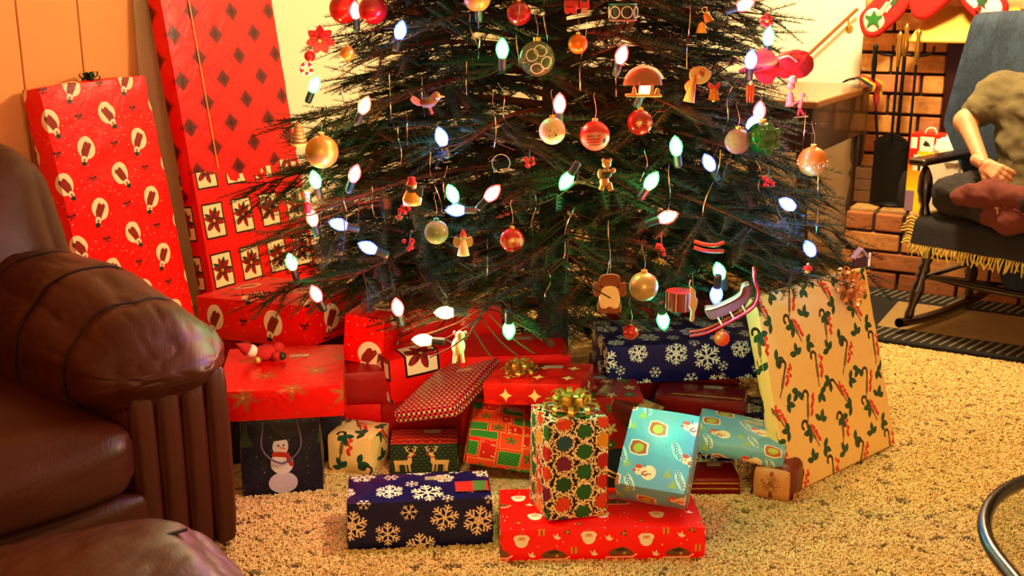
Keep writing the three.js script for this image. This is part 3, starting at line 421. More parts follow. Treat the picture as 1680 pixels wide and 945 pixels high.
// ---------- desk behind the tree ----------
{
  const H = 0.83, A0 = 3.99, A1 = 4.9, B0 = -1.57, B1 = -1.05, dark = std(0x2c1408, 0.42, 0, { clearcoat: 0.3 }), topM = std(0x7a4c22, 0.3, 0, { clearcoat: 0.5, clearcoatRoughness: 0.15 });
  const t = thing('desk', 'dark wooden desk with turned legs behind the right side of the tree', 'desk', AB((A0 + A1) / 2, (B0 + B1) / 2), ROOM), w = B1 - B0, d = A1 - A0;
  part('desk_top', rbox(w + 0.04, 0.028, d + 0.03, 0.008, 0, H - 0.014, 0), topM, t);
  part('side_panel', rbox(0.02, 0.17, d - 0.05, 0.003, w / 2 - 0.01, H - 0.114, 0), dark, t); part('side_panel', rbox(0.02, 0.17, d - 0.05, 0.003, -w / 2 + 0.01, H - 0.114, 0), dark, t);
  part('back_panel', rbox(w - 0.05, 0.17, 0.02, 0.003, 0, H - 0.114, -d / 2 + 0.03), dark, t); part('drawer_bottom', rbox(w - 0.05, 0.01, d - 0.06, 0.002, 0, H - 0.19, 0), dark, t);
  const dr = part('drawer', rbox(w - 0.06, 0.14, 0.022, 0.005, 0, H - 0.115, d / 2 - 0.022), dark, t); part('knob', lathe([[0.001, 0.022], [0.014, 0.018], [0.008, 0.006], [0.008, 0]], 14).rotateX(Math.PI / 2).translate(0, H - 0.115, d / 2 - 0.011), GOLD, dr);
  const leg = lathe([[0.001, 0], [0.016, 0], [0.022, 0.03], [0.014, 0.06], [0.028, 0.2], [0.032, 0.32], [0.02, 0.42], [0.03, 0.45], [0.02, 0.48], [0.03, 0.52], [0.03, H - 0.2], [0.001, H - 0.2]], 16);
  for (const x of [-1, 1]) for (const z of [-1, 1]) { part('leg', merge([leg.clone(), rbox(0.055, 0.19, 0.055, 0.004, 0, H - 0.124, 0)]).translate(x * (w / 2 - 0.03), 0, z * (d / 2 - 0.035)), dark, t); }
  // scarf hanging over the far corner of the desk
  const p = atD(1405, 128, 4.72); p.copy(AB(A1 - 0.12, B1 - 0.05, H + 0.001));
  const s = thing('scarf', 'small yellow, red and black knitted scarf hanging over the far desk corner', 'scarf', p, ROOM);
  const cloth = (x0, x1, drop, col, n) => { const g = new THREE.PlaneGeometry(1, 1, 10, 18), q = g.attributes.position; for (let i = 0; i < q.count; i++) { const u = q.getX(i) + 0.5, v = q.getY(i) + 0.5, l = v * (0.1 + drop), wv = 0.008 * noise(u * 3 + n, v * 4, n) + 0.006; const z = x0 + (x1 - x0) * u; if (l < 0.1) q.setXYZ(i, -0.02 + l, 0.012 + wv + 0.02 * Math.sin(l / 0.1 * 3.1), z); else q.setXYZ(i, 0.08 + 0.008 + wv * 1.5, 0.012 - (l - 0.1), z + 0.01 * Math.sin(v * 7)); } g.computeVertexNormals(); return part('stripe', g, std(col, 0.95, 0, { side: THREE.DoubleSide, bumpMap: clothBump, bumpScale: 0.002 }), s); };
  cloth(-0.12, -0.06, 0.06, 0xd8c020, 1); cloth(-0.06, 0.03, 0.11, 0xc0200e, 2); cloth(0.03, 0.075, 0.03, 0xd8b81a, 3); cloth(0.075, 0.13, 0.01, 0x14100c, 4);
}
// ---------- leather sofa and ottoman ----------
const leather = (col, o = {}) => new THREE.MeshPhysicalMaterial({ color: col, roughness: 0.42, specularIntensity: 0.6, bumpMap: leatherGrain, bumpScale: 0.0004, ...o });
function puff(w, h, d, r, o = {}) {     // upholstered block: rounded, swollen and creased
  const n = o.seg ?? 26, g0 = new THREE.BoxGeometry(w, h, d, n, n, n); let g = mergeVertices(g0.deleteAttribute('normal').deleteAttribute('uv')); const p = g.attributes.position, v = V(), c = V(), { swell = 0.03, crease = 0.008, f = 9, s = 1 } = o;
  for (let i = 0; i < p.count; i++) {
    v.fromBufferAttribute(p, i); const nx = v.x / w * 2, ny = v.y / h * 2, nz = v.z / d * 2;
    c.set(Math.max(-w / 2 + r, Math.min(w / 2 - r, v.x)), Math.max(-h / 2 + r, Math.min(h / 2 - r, v.y)), Math.max(-d / 2 + r, Math.min(d / 2 - r, v.z)));
    const dir = v.clone().sub(c), l = dir.length(); if (l > 1e-6) v.copy(c).addScaledVector(dir, r / l);
    const b = [1 - nx * nx, 1 - ny * ny, 1 - nz * nz].map((x) => Math.max(0, x));
    if (Math.abs(ny) > 0.99) v.y += Math.sign(ny) * swell * b[0] * b[2]; if (Math.abs(nx) > 0.99) v.x += Math.sign(nx) * swell * b[1] * b[2]; if (Math.abs(nz) > 0.99) v.z += Math.sign(nz) * swell * b[0] * b[1];
    const q = noise(v.x * f + s, v.y * f * 0.6 + 2 * s, v.z * f), e = noise(v.x * f * 2.6 + s, v.y * f * 2, v.z * f * 2.2 + s);
    const k = crease * (0.7 * q - 0.35 * Math.pow(1 - Math.abs(e), 8)); v.addScaledVector(dir.lengthSq() > 1e-9 ? dir.normalize() : v.clone().normalize(), k);
    if (o.shape) o.shape(v, nx, ny, nz);
    p.setXYZ(i, v.x, v.y, v.z);
  }
  g.computeVertexNormals(); const u = new Float32Array(p.count * 2); for (let i = 0; i < p.count; i++) { u[2 * i] = p.getX(i) + p.getZ(i) * 0.7; u[2 * i + 1] = p.getY(i) + p.getZ(i) * 0.7; } g.setAttribute('uv', new THREE.BufferAttribute(u, 2)); return g;
}
{
  const TH = 46 * D2R, L1 = leather(0x3c1206), L3 = L1, L2 = L1, seam = leather(0x240803, { roughness: 0.6 });
  // local x: along the sofa towards the arm in view, z: its front
  const fx = V(Math.cos(TH), 0, -Math.sin(TH)), fz = V(Math.sin(TH), 0, Math.cos(TH)), corner = V(-0.617, 0, -2.17), o = corner.clone().addScaledVector(fx, -0.95).addScaledVector(fz, -0.46);
  const t = thing('sofa', 'dark brown leather sofa with puffy arm pads at the left edge', 'sofa', o, TH);
  part('base', puff(1.62, 0.18, 0.8, 0.03, { crease: 0.002, swell: 0.004 }).translate(0, 0.105, 0.02), L2, t);
  part('front_rail', puff(1.56, 0.1, 0.1, 0.03, { crease: 0.003, swell: 0.01 }).translate(0, 0.165, 0.41), L2, t);
  part('front_rail', puff(1.56, 0.11, 0.06, 0.03, { crease: 0.003, swell: 0.01 }).translate(0, 0.06, 0.41), L2, t);
  for (const s of [-1, 1]) part('seat_cushion', puff(0.77, 0.17, 0.68, 0.06, { crease: 0.009, swell: 0.03, s: 3 + s }).translate(s * 0.385, 0.29, 0.13), L3, t);
  for (const s of [-1, 1]) part('back_cushion', puff(0.94, 0.56, 0.26, 0.11, { crease: 0.007, swell: 0.035, s: 7 + s }).rotateX(-0.36).translate(s * 0.49, 0.56, -0.32), L1, t);
  part('back_panel', puff(1.88, 0.66, 0.1, 0.04, { crease: 0.003, swell: 0.01 }).rotateX(-0.3).translate(0, 0.4, -0.46), L2, t);
  for (const s of [-1, 1]) {
    const arm = part('arm', puff(0.25, 0.44, 0.84, 0.035, { crease: 0.004, swell: 0.008, s }).translate(s * 0.878, 0.235, 0.0), L2, t);
    for (const x of [-0.085, -0.028, 0.029, 0.086]) part('front_pleat', puff(0.05, 0.4, 0.03, 0.014, { crease: 0.002, swell: 0.004, seg: 12 }).translate(s * 0.878 + x, 0.225, 0.425), L2, arm);
    const pad = part('arm_pad', puff(0.32, 0.32, 0.86, 0.13, { crease: 0.011, swell: 0.02, f: 7, s: 11 + s, seg: 40, shape: (v, nx, ny, nz) => { const k0 = Math.max(0, v.z - 0.1); const bl = 0.5 + 0.5 * Math.sin(ny * 1.5708); v.y += k0 * (0.3 * (1 - bl) - 0.16 * bl); v.x *= 1 - k0 * 0.15; const g = Math.min(...[-0.18, 0.06, 0.26].map((z) => Math.abs(v.z - z))); if (g < 0.02) { const k = (1 - g / 0.02) * 0.01; v.x -= Math.sign(v.x) * k; v.y -= Math.sign(v.y) * k * 0.7; } } }).translate(s * 0.855, 0.43, 0.05), L1, t);
    const pp = pad.geometry.attributes.position; for (const z0 of [-0.18, 0.06, 0.26]) { const bins = new Map(); for (let i = 0; i < pp.count; i++) { const z = pp.getZ(i) - 0.05; if (Math.abs(z - z0) > 0.024) continue; const x = pp.getX(i) - s * 0.855, y = pp.getY(i) - 0.435, a = Math.round(Math.atan2(y, -s * x) / 0.2); if (a < -3 || a > 13) continue; const e = bins.get(a) ?? [0, 0, 0]; e[0] += x; e[1] += y; e[2]++; bins.set(a, e); } const pts = [...bins].sort((p, q) => p[0] - q[0]).map(([a, e]) => V(s * 0.855 + e[0] / e[2] * 1.008, 0.435 + e[1] / e[2] * 1.012, z0 + 0.05 + 0.006 * Math.sin(a))); if (pts.length > 3) part('seam', tube(pts, 0.0028, 30, 5), seam, pad); }
  }
  // ottoman in front
  const ot = thing('ottoman', 'round edged brown leather ottoman low in the bottom left corner', 'ottoman', V(-0.62, 0, -1.33), 0.5);
  part('cushion', puff(0.5, 0.2, 0.46, 0.09, { crease: 0.012, swell: 0.035, s: 21, seg: 34 }).translate(0, 0.3, 0), L1, ot);
  part('base', puff(0.46, 0.19, 0.42, 0.04, { crease: 0.004, swell: 0.01, s: 5 }).translate(0, 0.115, 0), L2, ot);
  part('seam', tube([V(-0.2, 0.404, 0.1), V(-0.08, 0.424, 0.02), V(0.06, 0.43, -0.03), V(0.2, 0.405, -0.1)], 0.003, 20, 5), seam, ot);
  for (const x of [-1, 1]) for (const z of [-1, 1]) part('foot', rbox(0.05, 0.025, 0.05, 0.005, x * 0.17, 0.0125, z * 0.15), BLACK, ot);
}
// ---------- glass coffee table ----------
{
  const t = thing('coffee_table', 'glass topped coffee table with a rounded black rimmed edge at the right', 'table', V(1.22, 0, -1.2), 0.0), H = 0.42, pts = [], W = 0.53, Dp = 0.52, r = 0.33;
  for (const [cx, cz, a0] of [[W - r, Dp - r, 0], [-W + r, Dp - r, 90], [-W + r, -Dp + r, 180], [W - r, -Dp + r, 270]]) for (let k = 0; k <= 12; k++) { const a = (a0 + k * 7.5) * D2R; pts.push([cx + r * Math.cos(a), cz + r * Math.sin(a)]); }
  const g = new THREE.ShapeGeometry(shapeOf(pts)).rotateX(-Math.PI / 2).translate(0, H, 0);
  part('glass_top', g, new THREE.MeshPhysicalMaterial({ color: 0xe6ecd8, roughness: 0.02, transmission: 1, thickness: 0, ior: 1.5 }), t);
  part('rim', new THREE.TubeGeometry(new THREE.CatmullRomCurve3(pts.map(([x, z]) => V(x, H - 0.008, -z)), true), 120, 0.011, 8, true), std(0x060705, 0.22), t);
  const wood = std(0xb89a54, 0.5), dk = std(0x4a3418, 0.5);
  for (const x of [-1, 1]) for (const z of [-1, 1]) part('leg', rbox(0.05, H - 0.02, 0.05, 0.006, x * 0.26, (H - 0.02) / 2, z * 0.26), wood, t);
  for (const z of [-1, 1]) part('rail', rbox(0.52, 0.04, 0.03, 0.004, 0, H - 0.036, z * 0.26), dk, t);
  for (const x of [-1, 1]) part('rail', rbox(0.03, 0.04, 0.47, 0.004, x * 0.26, H - 0.036, 0), dk, t);
  for (const x of [-1, 1]) for (const z of [-1, 1]) part('rubber_pad', new THREE.CylinderGeometry(0.016, 0.016, 0.012, 12).translate(x * 0.26, H - 0.01, z * 0.26), std(0x30302a, 0.8), t);
}
// ---------- rocking chair, throws and the seated child ----------
const CH_TH = -49 * D2R, CH_O = V(1.79, 0.016, -3.8);
{
  const wood = std(0x1e0c06, 0.25, 0, { clearcoat: 0.6, clearcoatRoughness: 0.15 });
  const t = thing('rocking_chair', 'dark turned wood rocking chair at the right edge on the striped rug', 'rocking chair', CH_O, CH_TH);
  const SH = 0.375, hw = 0.25;
  const railPts = (s) => { const q = []; for (let z = -0.44; z <= 0.31; z += 0.05) q.push(V(s * hw, 0.022 + 0.16 * Math.pow(z + 0.0, 2) * 1.2, z)); return q; };
  const railY = (z) => 0.022 + 0.192 * z * z;
  for (const s of [-1, 1]) part('rocker', tube(railPts(s), 0.018, 30, 8), wood, t);
  part('seat', puff(0.54, 0.05, 0.46, 0.02, { crease: 0, swell: 0.004 }).translate(0, SH, 0), wood, t);
  const turned = (h) => lathe([[0.001, 0], [0.014, 0], [0.017, h * 0.06], [0.013, h * 0.14], [0.022, h * 0.28], [0.025, h * 0.36], [0.016, h * 0.46], [0.024, h * 0.5], [0.015, h * 0.54], [0.024, h * 0.58], [0.016, h * 0.64], [0.027, h * 0.78], [0.02, h * 0.96], [0.001, h]], 14);
  const between = (g, a, b) => { const d = b.clone().sub(a); return g.applyQuaternion(new THREE.Quaternion().setFromUnitVectors(V(0, 1, 0), d.clone().normalize())).translate(a.x, a.y, a.z); };
  for (const s of [-1, 1]) { for (const [z0, z1] of [[0.25, 0.17], [-0.2, -0.14]]) { const a = V(s * hw, railY(z0) + 0.012, z0), b = V(s * (hw - 0.03), SH - 0.02, z1); part('leg', between(turned(a.distanceTo(b)), a, b), wood, t); } }
  part('stretcher', between(lathe([[0.001, 0], [0.01, 0.01], [0.016, 0.22], [0.01, 0.43], [0.001, 0.44]], 10), V(-0.22, 0.2, 0.2), V(0.22, 0.2, 0.2)), wood, t);
  for (const s of [-1, 1]) part('stretcher', rod(V(s * 0.24, 0.19, 0.2), V(s * 0.24, 0.19, -0.16), 0.009), wood, t);
  for (const s of [-1, 1]) {
    const a = V(s * (hw + 0.005), SH + 0.02, 0.19), b = V(s * (hw + 0.03), SH + 0.22, 0.17); part('arm_post', between(lathe([[0.001, 0], [0.016, 0], [0.02, 0.03], [0.014, 0.06], [0.028, 0.11], [0.024, 0.16], [0.013, 0.19], [0.001, 0.205]], 14), a, b), wood, t);
    const g = rbox(0.07, 0.026, 0.42, 0.012, s * (hw + 0.03), SH + 0.235, 0.03, 3); part('arm', g, wood, t);
    const p0 = V(s * (hw - 0.03), SH, -0.17), p1 = V(s * (hw - 0.02), 1.03, -0.3); part('back_post', tube([p0, p0.clone().lerp(p1, 0.5).add(V(0, 0, -0.015)), p1], 0.02, 12, 10), wood, t);
  }
  for (let k = 0; k < 6; k++) { const x = -0.15 + k * 0.06; part('spindle', tube([V(x, SH + 0.01, -0.17), V(x, 0.7, -0.25), V(x, 0.98, -0.3)], 0.008, 10, 7), wood, t); }
  part('crest_rail', puff(0.5, 0.13, 0.03, 0.014, { crease: 0, swell: 0.004 }).rotateX(-0.2).translate(0, 1.02, -0.3), wood, t);

  // denim blue throw over the back
  const sheet = (nu, nv, f, mat, parent, name, th = 0.008) => {
    const g = new THREE.PlaneGeometry(1, 1, nu, nv), q = g.attributes.position, uv = []; for (let i = 0; i < q.count; i++) { const u = q.getX(i) + 0.5, v = q.getY(i) + 0.5, r = f(u, v); q.setXYZ(i, r.x, r.y, r.z); uv.push(r.x, r.y + r.z); }
    g.setAttribute('uv', new THREE.Float32BufferAttribute(uv, 2)); g.computeVertexNormals(); const h = g.clone(), n = g.attributes.normal, hq = h.attributes.position; for (let i = 0; i < hq.count; i++) hq.setXYZ(i, hq.getX(i) - n.getX(i) * th, hq.getY(i) - n.getY(i) * th, hq.getZ(i) - n.getZ(i) * th);
    const ix = h.index.array; for (let i = 0; i < ix.length; i += 3) { const a = ix[i]; ix[i] = ix[i + 1]; ix[i + 1] = a; } h.computeVertexNormals();
    const rim = [], W = nu + 1, Hh = nv + 1, P = (gg, i) => V().fromBufferAttribute(gg.attributes.position, i); const loop = []; for (let i = 0; i < W; i++) loop.push(i); for (let j = 1; j < Hh; j++) loop.push(j * W + W - 1); for (let i = W - 2; i >= 0; i--) loop.push((Hh - 1) * W + i); for (let j = Hh - 2; j > 0; j--) loop.push(j * W);
    for (let k = 0; k < loop.length; k++) { const a = loop[k], b = loop[(k + 1) % loop.length]; for (const x of [P(g, a), P(h, a), P(g, b), P(g, b), P(h, a), P(h, b)]) rim.push(x.x, x.y, x.z); }
    const e = new THREE.BufferGeometry(); e.setAttribute('position', new THREE.Float32BufferAttribute(rim, 3)); e.computeVertexNormals(); return part(name, merge([g, h, e]), mat, parent);
  };
  const denimTex = canvasTex(256, 256, (c, W, H) => { fillBg(c, W, H, '#202c3c'); seed(61); for (let i = 0; i < 5200; i++) { c.globalAlpha = 0.5; const x = rnd() * W, y = rnd() * H; stroke(c, [[x, y], [x + rr(-2, 2), y + rr(4, 12)]], ['#172230', '#2c3c50', '#3a4c5e', '#1c2836'][i % 4], 1.6); } c.globalAlpha = 0.35; for (let i = 0; i < 12; i++) disc(c, rnd() * W, rnd() * H, 10 + rnd() * 22, '#34465a', 20 + rnd() * 40); }, 0.22, 0.22);
  const th = thing('throw_blanket', 'blue grey throw blanket draped over the back of the rocking chair', 'blanket', CH_O, CH_TH);
  sheet(40, 56, (u, v) => {
    const l = v * 1.62, top = 1.04, back = 0.55; let y, z, drop;
    if (l < back) { y = top + 0.062 - (back - l); z = -0.375 - (back - l) * 0.02; } else if (l < back + 0.1) { const k = (l - back) / 0.1; y = top + 0.062 + 0.02 * Math.sin(k * 3.14); z = -0.375 + 0.12 * k; } else { y = top + 0.062 - (l - back - 0.1); z = -0.255 + (top + 0.062 - y) * 0.145; }
    drop = Math.max(0, top + 0.08 - y); const left = -0.36 - 0.1 * Math.min(0.4, drop) + 0.55 * Math.max(0, drop - 0.4), right = 0.26 + 0.2 * Math.min(0.5, drop);
    const x = left + (right - left) * u, fold = 0.014 * noise(u * 6, drop * 2.2, 5) + 0.007 * Math.sin(u * 19 + drop * 5);
    const hang = x < -0.25 ? -(x + 0.25) * 0.3 : 0; return V(x, y - (u - 0.35) * (u - 0.35) * 0.09, z + fold * (0.4 + drop) + hang);
  }, new THREE.MeshStandardMaterial({ map: denimTex, roughness: 0.95, bumpMap: clothBump, bumpScale: 0.002 }), th, 'cloth');
  // dark throw with a yellow fringe on the seat
  const st = thing('seat_throw', 'dark seat throw with a yellow knotted fringe on the rocking chair', 'blanket', CH_O, CH_TH);
  const sf = (u, v) => { const x = -0.26 + 0.53 * u, l = v * 0.52; let z = -0.2 + l, y = SH + 0.036; if (z > 0.225) { y -= (z - 0.225) * 0.9; z = 0.236 + (z - 0.225) * 0.25; } return V(x, y + 0.006 * noise(u * 7, v * 6, 2), z); };
  sheet(24, 24, sf, std(0x120d0e, 0.95, 0, { bumpMap: clothBump, bumpScale: 0.002 }), st, 'cloth');
  seed(50); const fr = []; for (let k = 0; k < 62; k++) { const u = k / 61, a = sf(u, 1), L = rr(0.025, 0.05); fr.push(tube([a.clone().add(V(0, 0.004, 0.002)), a.clone().add(V(rr(-0.006, 0.006), -L * 0.4, 0.012)), a.clone().add(V(rr(-0.014, 0.014), -L, rr(0.006, 0.016)))], 0.0028, 5, 4)); }
  for (let k = 0; k < 30; k++) { const v = 0.35 + 0.65 * k / 29, a = sf(0, v); fr.push(tube([a.clone(), a.clone().add(V(-0.016, 0.006, 0)), a.clone().add(V(-0.03 - rnd() * 0.02, -0.004, rr(-0.01, 0.01)))], 0.0028, 5, 4)); }
  part('fringe', merge(fr), std(0xc8b04a, 0.9), st).userData.kind = 'stuff';

  // ---- the child: one continuous body from tapered capsules ----
  const caps = (list) => (x, y, z) => { let s = 0, k = 55; let m = 1e9; for (const [a, b, r0, r1] of list) { const dx = b[0] - a[0], dy = b[1] - a[1], dz = b[2] - a[2], L = dx * dx + dy * dy + dz * dz; let h = L ? ((x - a[0]) * dx + (y - a[1]) * dy + (z - a[2]) * dz) / L : 0; h = h < 0 ? 0 : h > 1 ? 1 : h; const ex = x - a[0] - dx * h, ey = y - a[1] - dy * h, ez = z - a[2] - dz * h, d = Math.sqrt(ex * ex + ey * ey + ez * ez) - (r0 + (r1 - r0) * h); m = Math.min(m, d); s += Math.exp(-k * Math.min(d, 1)); } return -Math.log(s) / k; };
  function march(list, cell, kk, extra) {
    let lo = V(9, 9, 9), hi = V(-9, -9, -9); for (const [a, b, r0, r1] of list) for (const [p, r] of [[a, r0], [b, r1]]) { lo.min(V(p[0] - r, p[1] - r, p[2] - r)); hi.max(V(p[0] + r, p[1] + r, p[2] + r)); }
    const mid = lo.clone().add(hi).multiplyScalar(0.5), span = Math.max(hi.x - lo.x, hi.y - lo.y, hi.z - lo.z) + cell * 8, n = Math.ceil(span / cell), mc = new MarchingCubes(n, new THREE.MeshBasicMaterial(), false, false, 160000), half = n / 2;
    for (let k = 0; k < n; k++) for (let j = 0; j < n; j++) for (let i = 0; i < n; i++) {
      const x = mid.x + (i - half) / half * span / 2, y = mid.y + (j - half) / half * span / 2, z = mid.z + (k - half) / half * span / 2; let s = 0, mn = 1e9;
      for (const [a, b, r0, r1] of list) { const dx = b[0] - a[0], dy = b[1] - a[1], dz = b[2] - a[2], L = dx * dx + dy * dy + dz * dz; let h = L ? ((x - a[0]) * dx + (y - a[1]) * dy + (z - a[2]) * dz) / L : 0; h = h < 0 ? 0 : h > 1 ? 1 : h; const ex = x - a[0] - dx * h, ey = y - a[1] - dy * h, ez = z - a[2] - dz * h, d = Math.sqrt(ex * ex + ey * ey + ez * ez) - (r0 + (r1 - r0) * h); if (d < mn) { s = s * Math.exp(kk * (d - mn)) + 1; mn = d; } else s += Math.exp(-kk * (d - mn)); }
      let d = mn - Math.log(s) / kk; if (extra) d += extra(x, y, z); mc.field[i + j * n + k * n * n] = -d;
    }
    mc.isolation = 0; mc.update(); const g = new THREE.BufferGeometry(), P = mc.positionArray.slice(0, mc.count * 3); for (let i = 0; i < P.length; i += 3) { P[i] = mid.x + P[i] * span / 2; P[i + 1] = mid.y + P[i + 1] * span / 2; P[i + 2] = mid.z + P[i + 2] * span / 2; }
    g.setAttribute('position', new THREE.BufferAttribute(P, 3)); const q = mergeVertices(g, 1e-5); q.computeVertexNormals(); const N = q.attributes.normal, pp = q.attributes.position, ix = q.index.array;
    const a = V().fromBufferAttribute(pp, ix[0]); let vol = 0; for (let i = 0; i < ix.length; i += 3) { const A = V().fromBufferAttribute(pp, ix[i]), B = V().fromBufferAttribute(pp, ix[i + 1]), C = V().fromBufferAttribute(pp, ix[i + 2]); vol += A.dot(B.cross(C)); }
    if (vol < 0) { for (let i = 0; i < ix.length; i += 3) { const s = ix[i]; ix[i] = ix[i + 1]; ix[i + 1] = s; } q.computeVertexNormals(); }
    return q;
  }
  const Yo = SH + 0.04;   // seat top with the throw
  const P = { sR: [-0.145, Yo + 0.44, -0.07], eR: [-0.222, Yo + 0.33, 0.03], wR: [-0.075, Yo + 0.205, 0.165], sL: [0.145, Yo + 0.44, -0.07], eL: [0.24, Yo + 0.26, 0.0], wL: [0.13, Yo + 0.13, 0.16], hipR: [-0.085, Yo + 0.085, -0.04], kR: [-0.165, Yo + 0.085, 0.17], aR: [0.08, Yo + 0.045, 0.24], tR: [0.16, Yo + 0.04, 0.2], hipL: [0.085, Yo + 0.085, -0.04], kL: [0.25, Yo + 0.09, 0.2], aL: [0.0, Yo + 0.12, 0.24], tL: [-0.09, Yo + 0.1, 0.25] };
  const torso = [[[-0.06, Yo + 0.09, -0.06], [0.06, Yo + 0.09, -0.06], 0.085, 0.085], [[0, Yo + 0.1, -0.06], [0, Yo + 0.25, -0.07], 0.1, 0.095], [[-0.04, Yo + 0.25, -0.07], [-0.05, Yo + 0.37, -0.075], 0.085, 0.085], [[0.04, Yo + 0.25, -0.07], [0.05, Yo + 0.37, -0.075], 0.085, 0.085], [[-0.06, Yo + 0.4, -0.075], P.sR, 0.07, 0.048], [[0.06, Yo + 0.4, -0.075], P.sL, 0.07, 0.048]];
  const arms = [[P.sR, P.eR, 0.043, 0.032], [P.eR, P.wR, 0.032, 0.022], [P.sL, P.eL, 0.043, 0.032], [P.eL, P.wL, 0.032, 0.022]];
  const legs = [[P.hipR, P.kR, 0.078, 0.052], [P.kR, P.aR, 0.05, 0.031], [P.aR, P.tR, 0.03, 0.022], [P.hipL, P.kL, 0.078, 0.052], [P.kL, P.aL, 0.05, 0.031], [P.aL, P.tL, 0.03, 0.022]];
  const hy = Yo + 0.62, hz = -0.045, neck = [[[0, Yo + 0.44, -0.075], [0, Yo + 0.54, -0.06], 0.042, 0.04]];
  const headC = [[[0, hy + 0.03, hz - 0.015], [0, hy + 0.035, hz - 0.02], 0.086, 0.084], [[0, hy - 0.03, hz + 0.015], [0, hy - 0.06, hz + 0.035], 0.064, 0.036], [[0, Yo + 0.5, -0.07], [0, hy - 0.03, hz - 0.01], 0.04, 0.05], [[0, hy + 0.005, hz + 0.075], [0, hy - 0.018, hz + 0.088], 0.008, 0.011], [[-0.02, hy - 0.045, hz + 0.068], [0.02, hy - 0.045, hz + 0.068], 0.008, 0.008], [[-0.086, hy + 0.01, hz - 0.01], [-0.09, hy - 0.015, hz - 0.012], 0.014, 0.008], [[0.086, hy + 0.01, hz - 0.01], [0.09, hy - 0.015, hz - 0.012], 0.014, 0.008]];
  function hand(w, dir, nrm, side, curl) {     // palm, four fingers with two bends, thumb from the side of the palm
    const d = V(...dir).normalize(), n = V(...nrm).addScaledVector(d, -V(...nrm).dot(d)).normalize(), s = V().crossVectors(d, n).multiplyScalar(side), o = V(...w), at = (a, b, c) => o.clone().addScaledVector(d, a).addScaledVector(s, b).addScaledVector(n, c).toArray(), L = [];
    L.push([at(-0.03, 0, 0), at(0.012, 0, 0), 0.021, 0.019]); for (const b of [-0.02, -0.007, 0.007, 0.02]) L.push([at(0.012, b * 0.7, 0), at(0.062, b, 0), 0.0125, 0.0105]);
    [[-0.023, 0.036], [-0.0078, 0.043], [0.0078, 0.046], [0.022, 0.041]].forEach(([b, l], i) => { let p = [0.062, b, 0], a = curl * (0.5 + 0.12 * i), q; [[0.45, 0.0085, 0.0078], [0.32, 0.0078, 0.0072], [0.27, 0.0072, 0.006]].forEach(([f, r0, r1]) => { q = [p[0] + Math.cos(a) * l * f * 1.25, p[1] + b * 0.12, p[2] + Math.sin(a) * l * f * 1.25]; L.push([at(...p), at(...q), r0, r1]); p = q; a += curl * 0.6; }); });
    L.push([at(0.014, 0.02, 0.002), at(0.036, 0.036, 0.01), 0.011, 0.0095]); L.push([at(0.036, 0.036, 0.01), at(0.06, 0.038, 0.016), 0.0095, 0.007]); return L;
  }
  const child = thing('person', 'seated child in an olive T-shirt, right hand on the belly, legs crossed', 'person', CH_O, CH_TH);
  const skinT = canvasTex(128, 128, (c, W, H) => { fillBg(c, W, H, '#c08456'); seed(70); for (let i = 0; i < 500; i++) { c.globalAlpha = 0.12; disc(c, rnd() * W, rnd() * H, 2 + rnd() * 5, i % 2 ? '#b06a44' : '#d09a6c'); } }, 0.1, 0.1);
  const skin = new THREE.MeshPhysicalMaterial({ map: skinT, roughness: 0.55 });
  const withUV = (g) => { const p = g.attributes.position, u = new Float32Array(p.count * 2); for (let i = 0; i < p.count; i++) { u[2 * i] = p.getX(i) + p.getZ(i); u[2 * i + 1] = p.getY(i) + 0.5 * p.getZ(i); } g.setAttribute('uv', new THREE.BufferAttribute(u, 2)); return g; };
  const hR = hand(P.wR, [0.72, -0.28, 0.12], [0.1, -0.5, -0.75], -1, 0.55), hL = hand(P.wL, [-0.5, -0.5, 0.35], [0, -0.8, -0.3], 1, 0.6);
  const body = merge([march([...torso, ...arms, ...legs, ...neck], 0.011, 70), march(headC, 0.0045, 150, (x, y, z) => { let e = 0; for (const s of [-1, 1]) { const d = Math.hypot(x - s * 0.032, y - hy - 0.008, z - hz - 0.082); e += 0.012 * Math.exp(-d * d / 0.00018); } return e; }).translate(0.03, 0.012, 0), march(hR, 0.0032, 420), march(hL, 0.0032, 420)].map(withUV));
  part('body', body, skin, child);
  const bodyMesh = child.children[0];
  for (const s of [-1, 1]) { part('eye', ball(0.0115, s * 0.031 + 0.03, hy + 0.02, hz + 0.063, 16), std(0xe0d8cc, 0.2), bodyMesh); part('iris', ball(0.0062, s * 0.031 + 0.03, hy + 0.02, hz + 0.0694, 14), std(0x24140a, 0.15), bodyMesh); part('eyebrow', tube([V(s * 0.018 + 0.03, hy + 0.036, hz + 0.075), V(s * 0.032 + 0.03, hy + 0.041, hz + 0.072), V(s * 0.046 + 0.03, hy + 0.036, hz + 0.062)], 0.003, 8, 6), std(0x3a2412, 0.8), bodyMesh); }
  part('hair', march([[[0, hy + 0.05, hz - 0.03], [0, hy + 0.03, hz - 0.045], 0.09, 0.088], [[-0.05, hy + 0.085, hz + 0.03], [0.05, hy + 0.085, hz + 0.03], 0.03, 0.03], [[-0.075, hy + 0.04, hz - 0.01], [-0.08, hy + 0.01, hz - 0.04], 0.02, 0.018], [[0.075, hy + 0.04, hz - 0.01], [0.08, hy + 0.01, hz - 0.04], 0.02, 0.018]], 0.006, 120, (x, y, z) => 0.004 * noise(x * 90, y * 40, z * 90)).translate(0.03, 0.012, 0), std(0x3a2412, 0.7), bodyMesh);
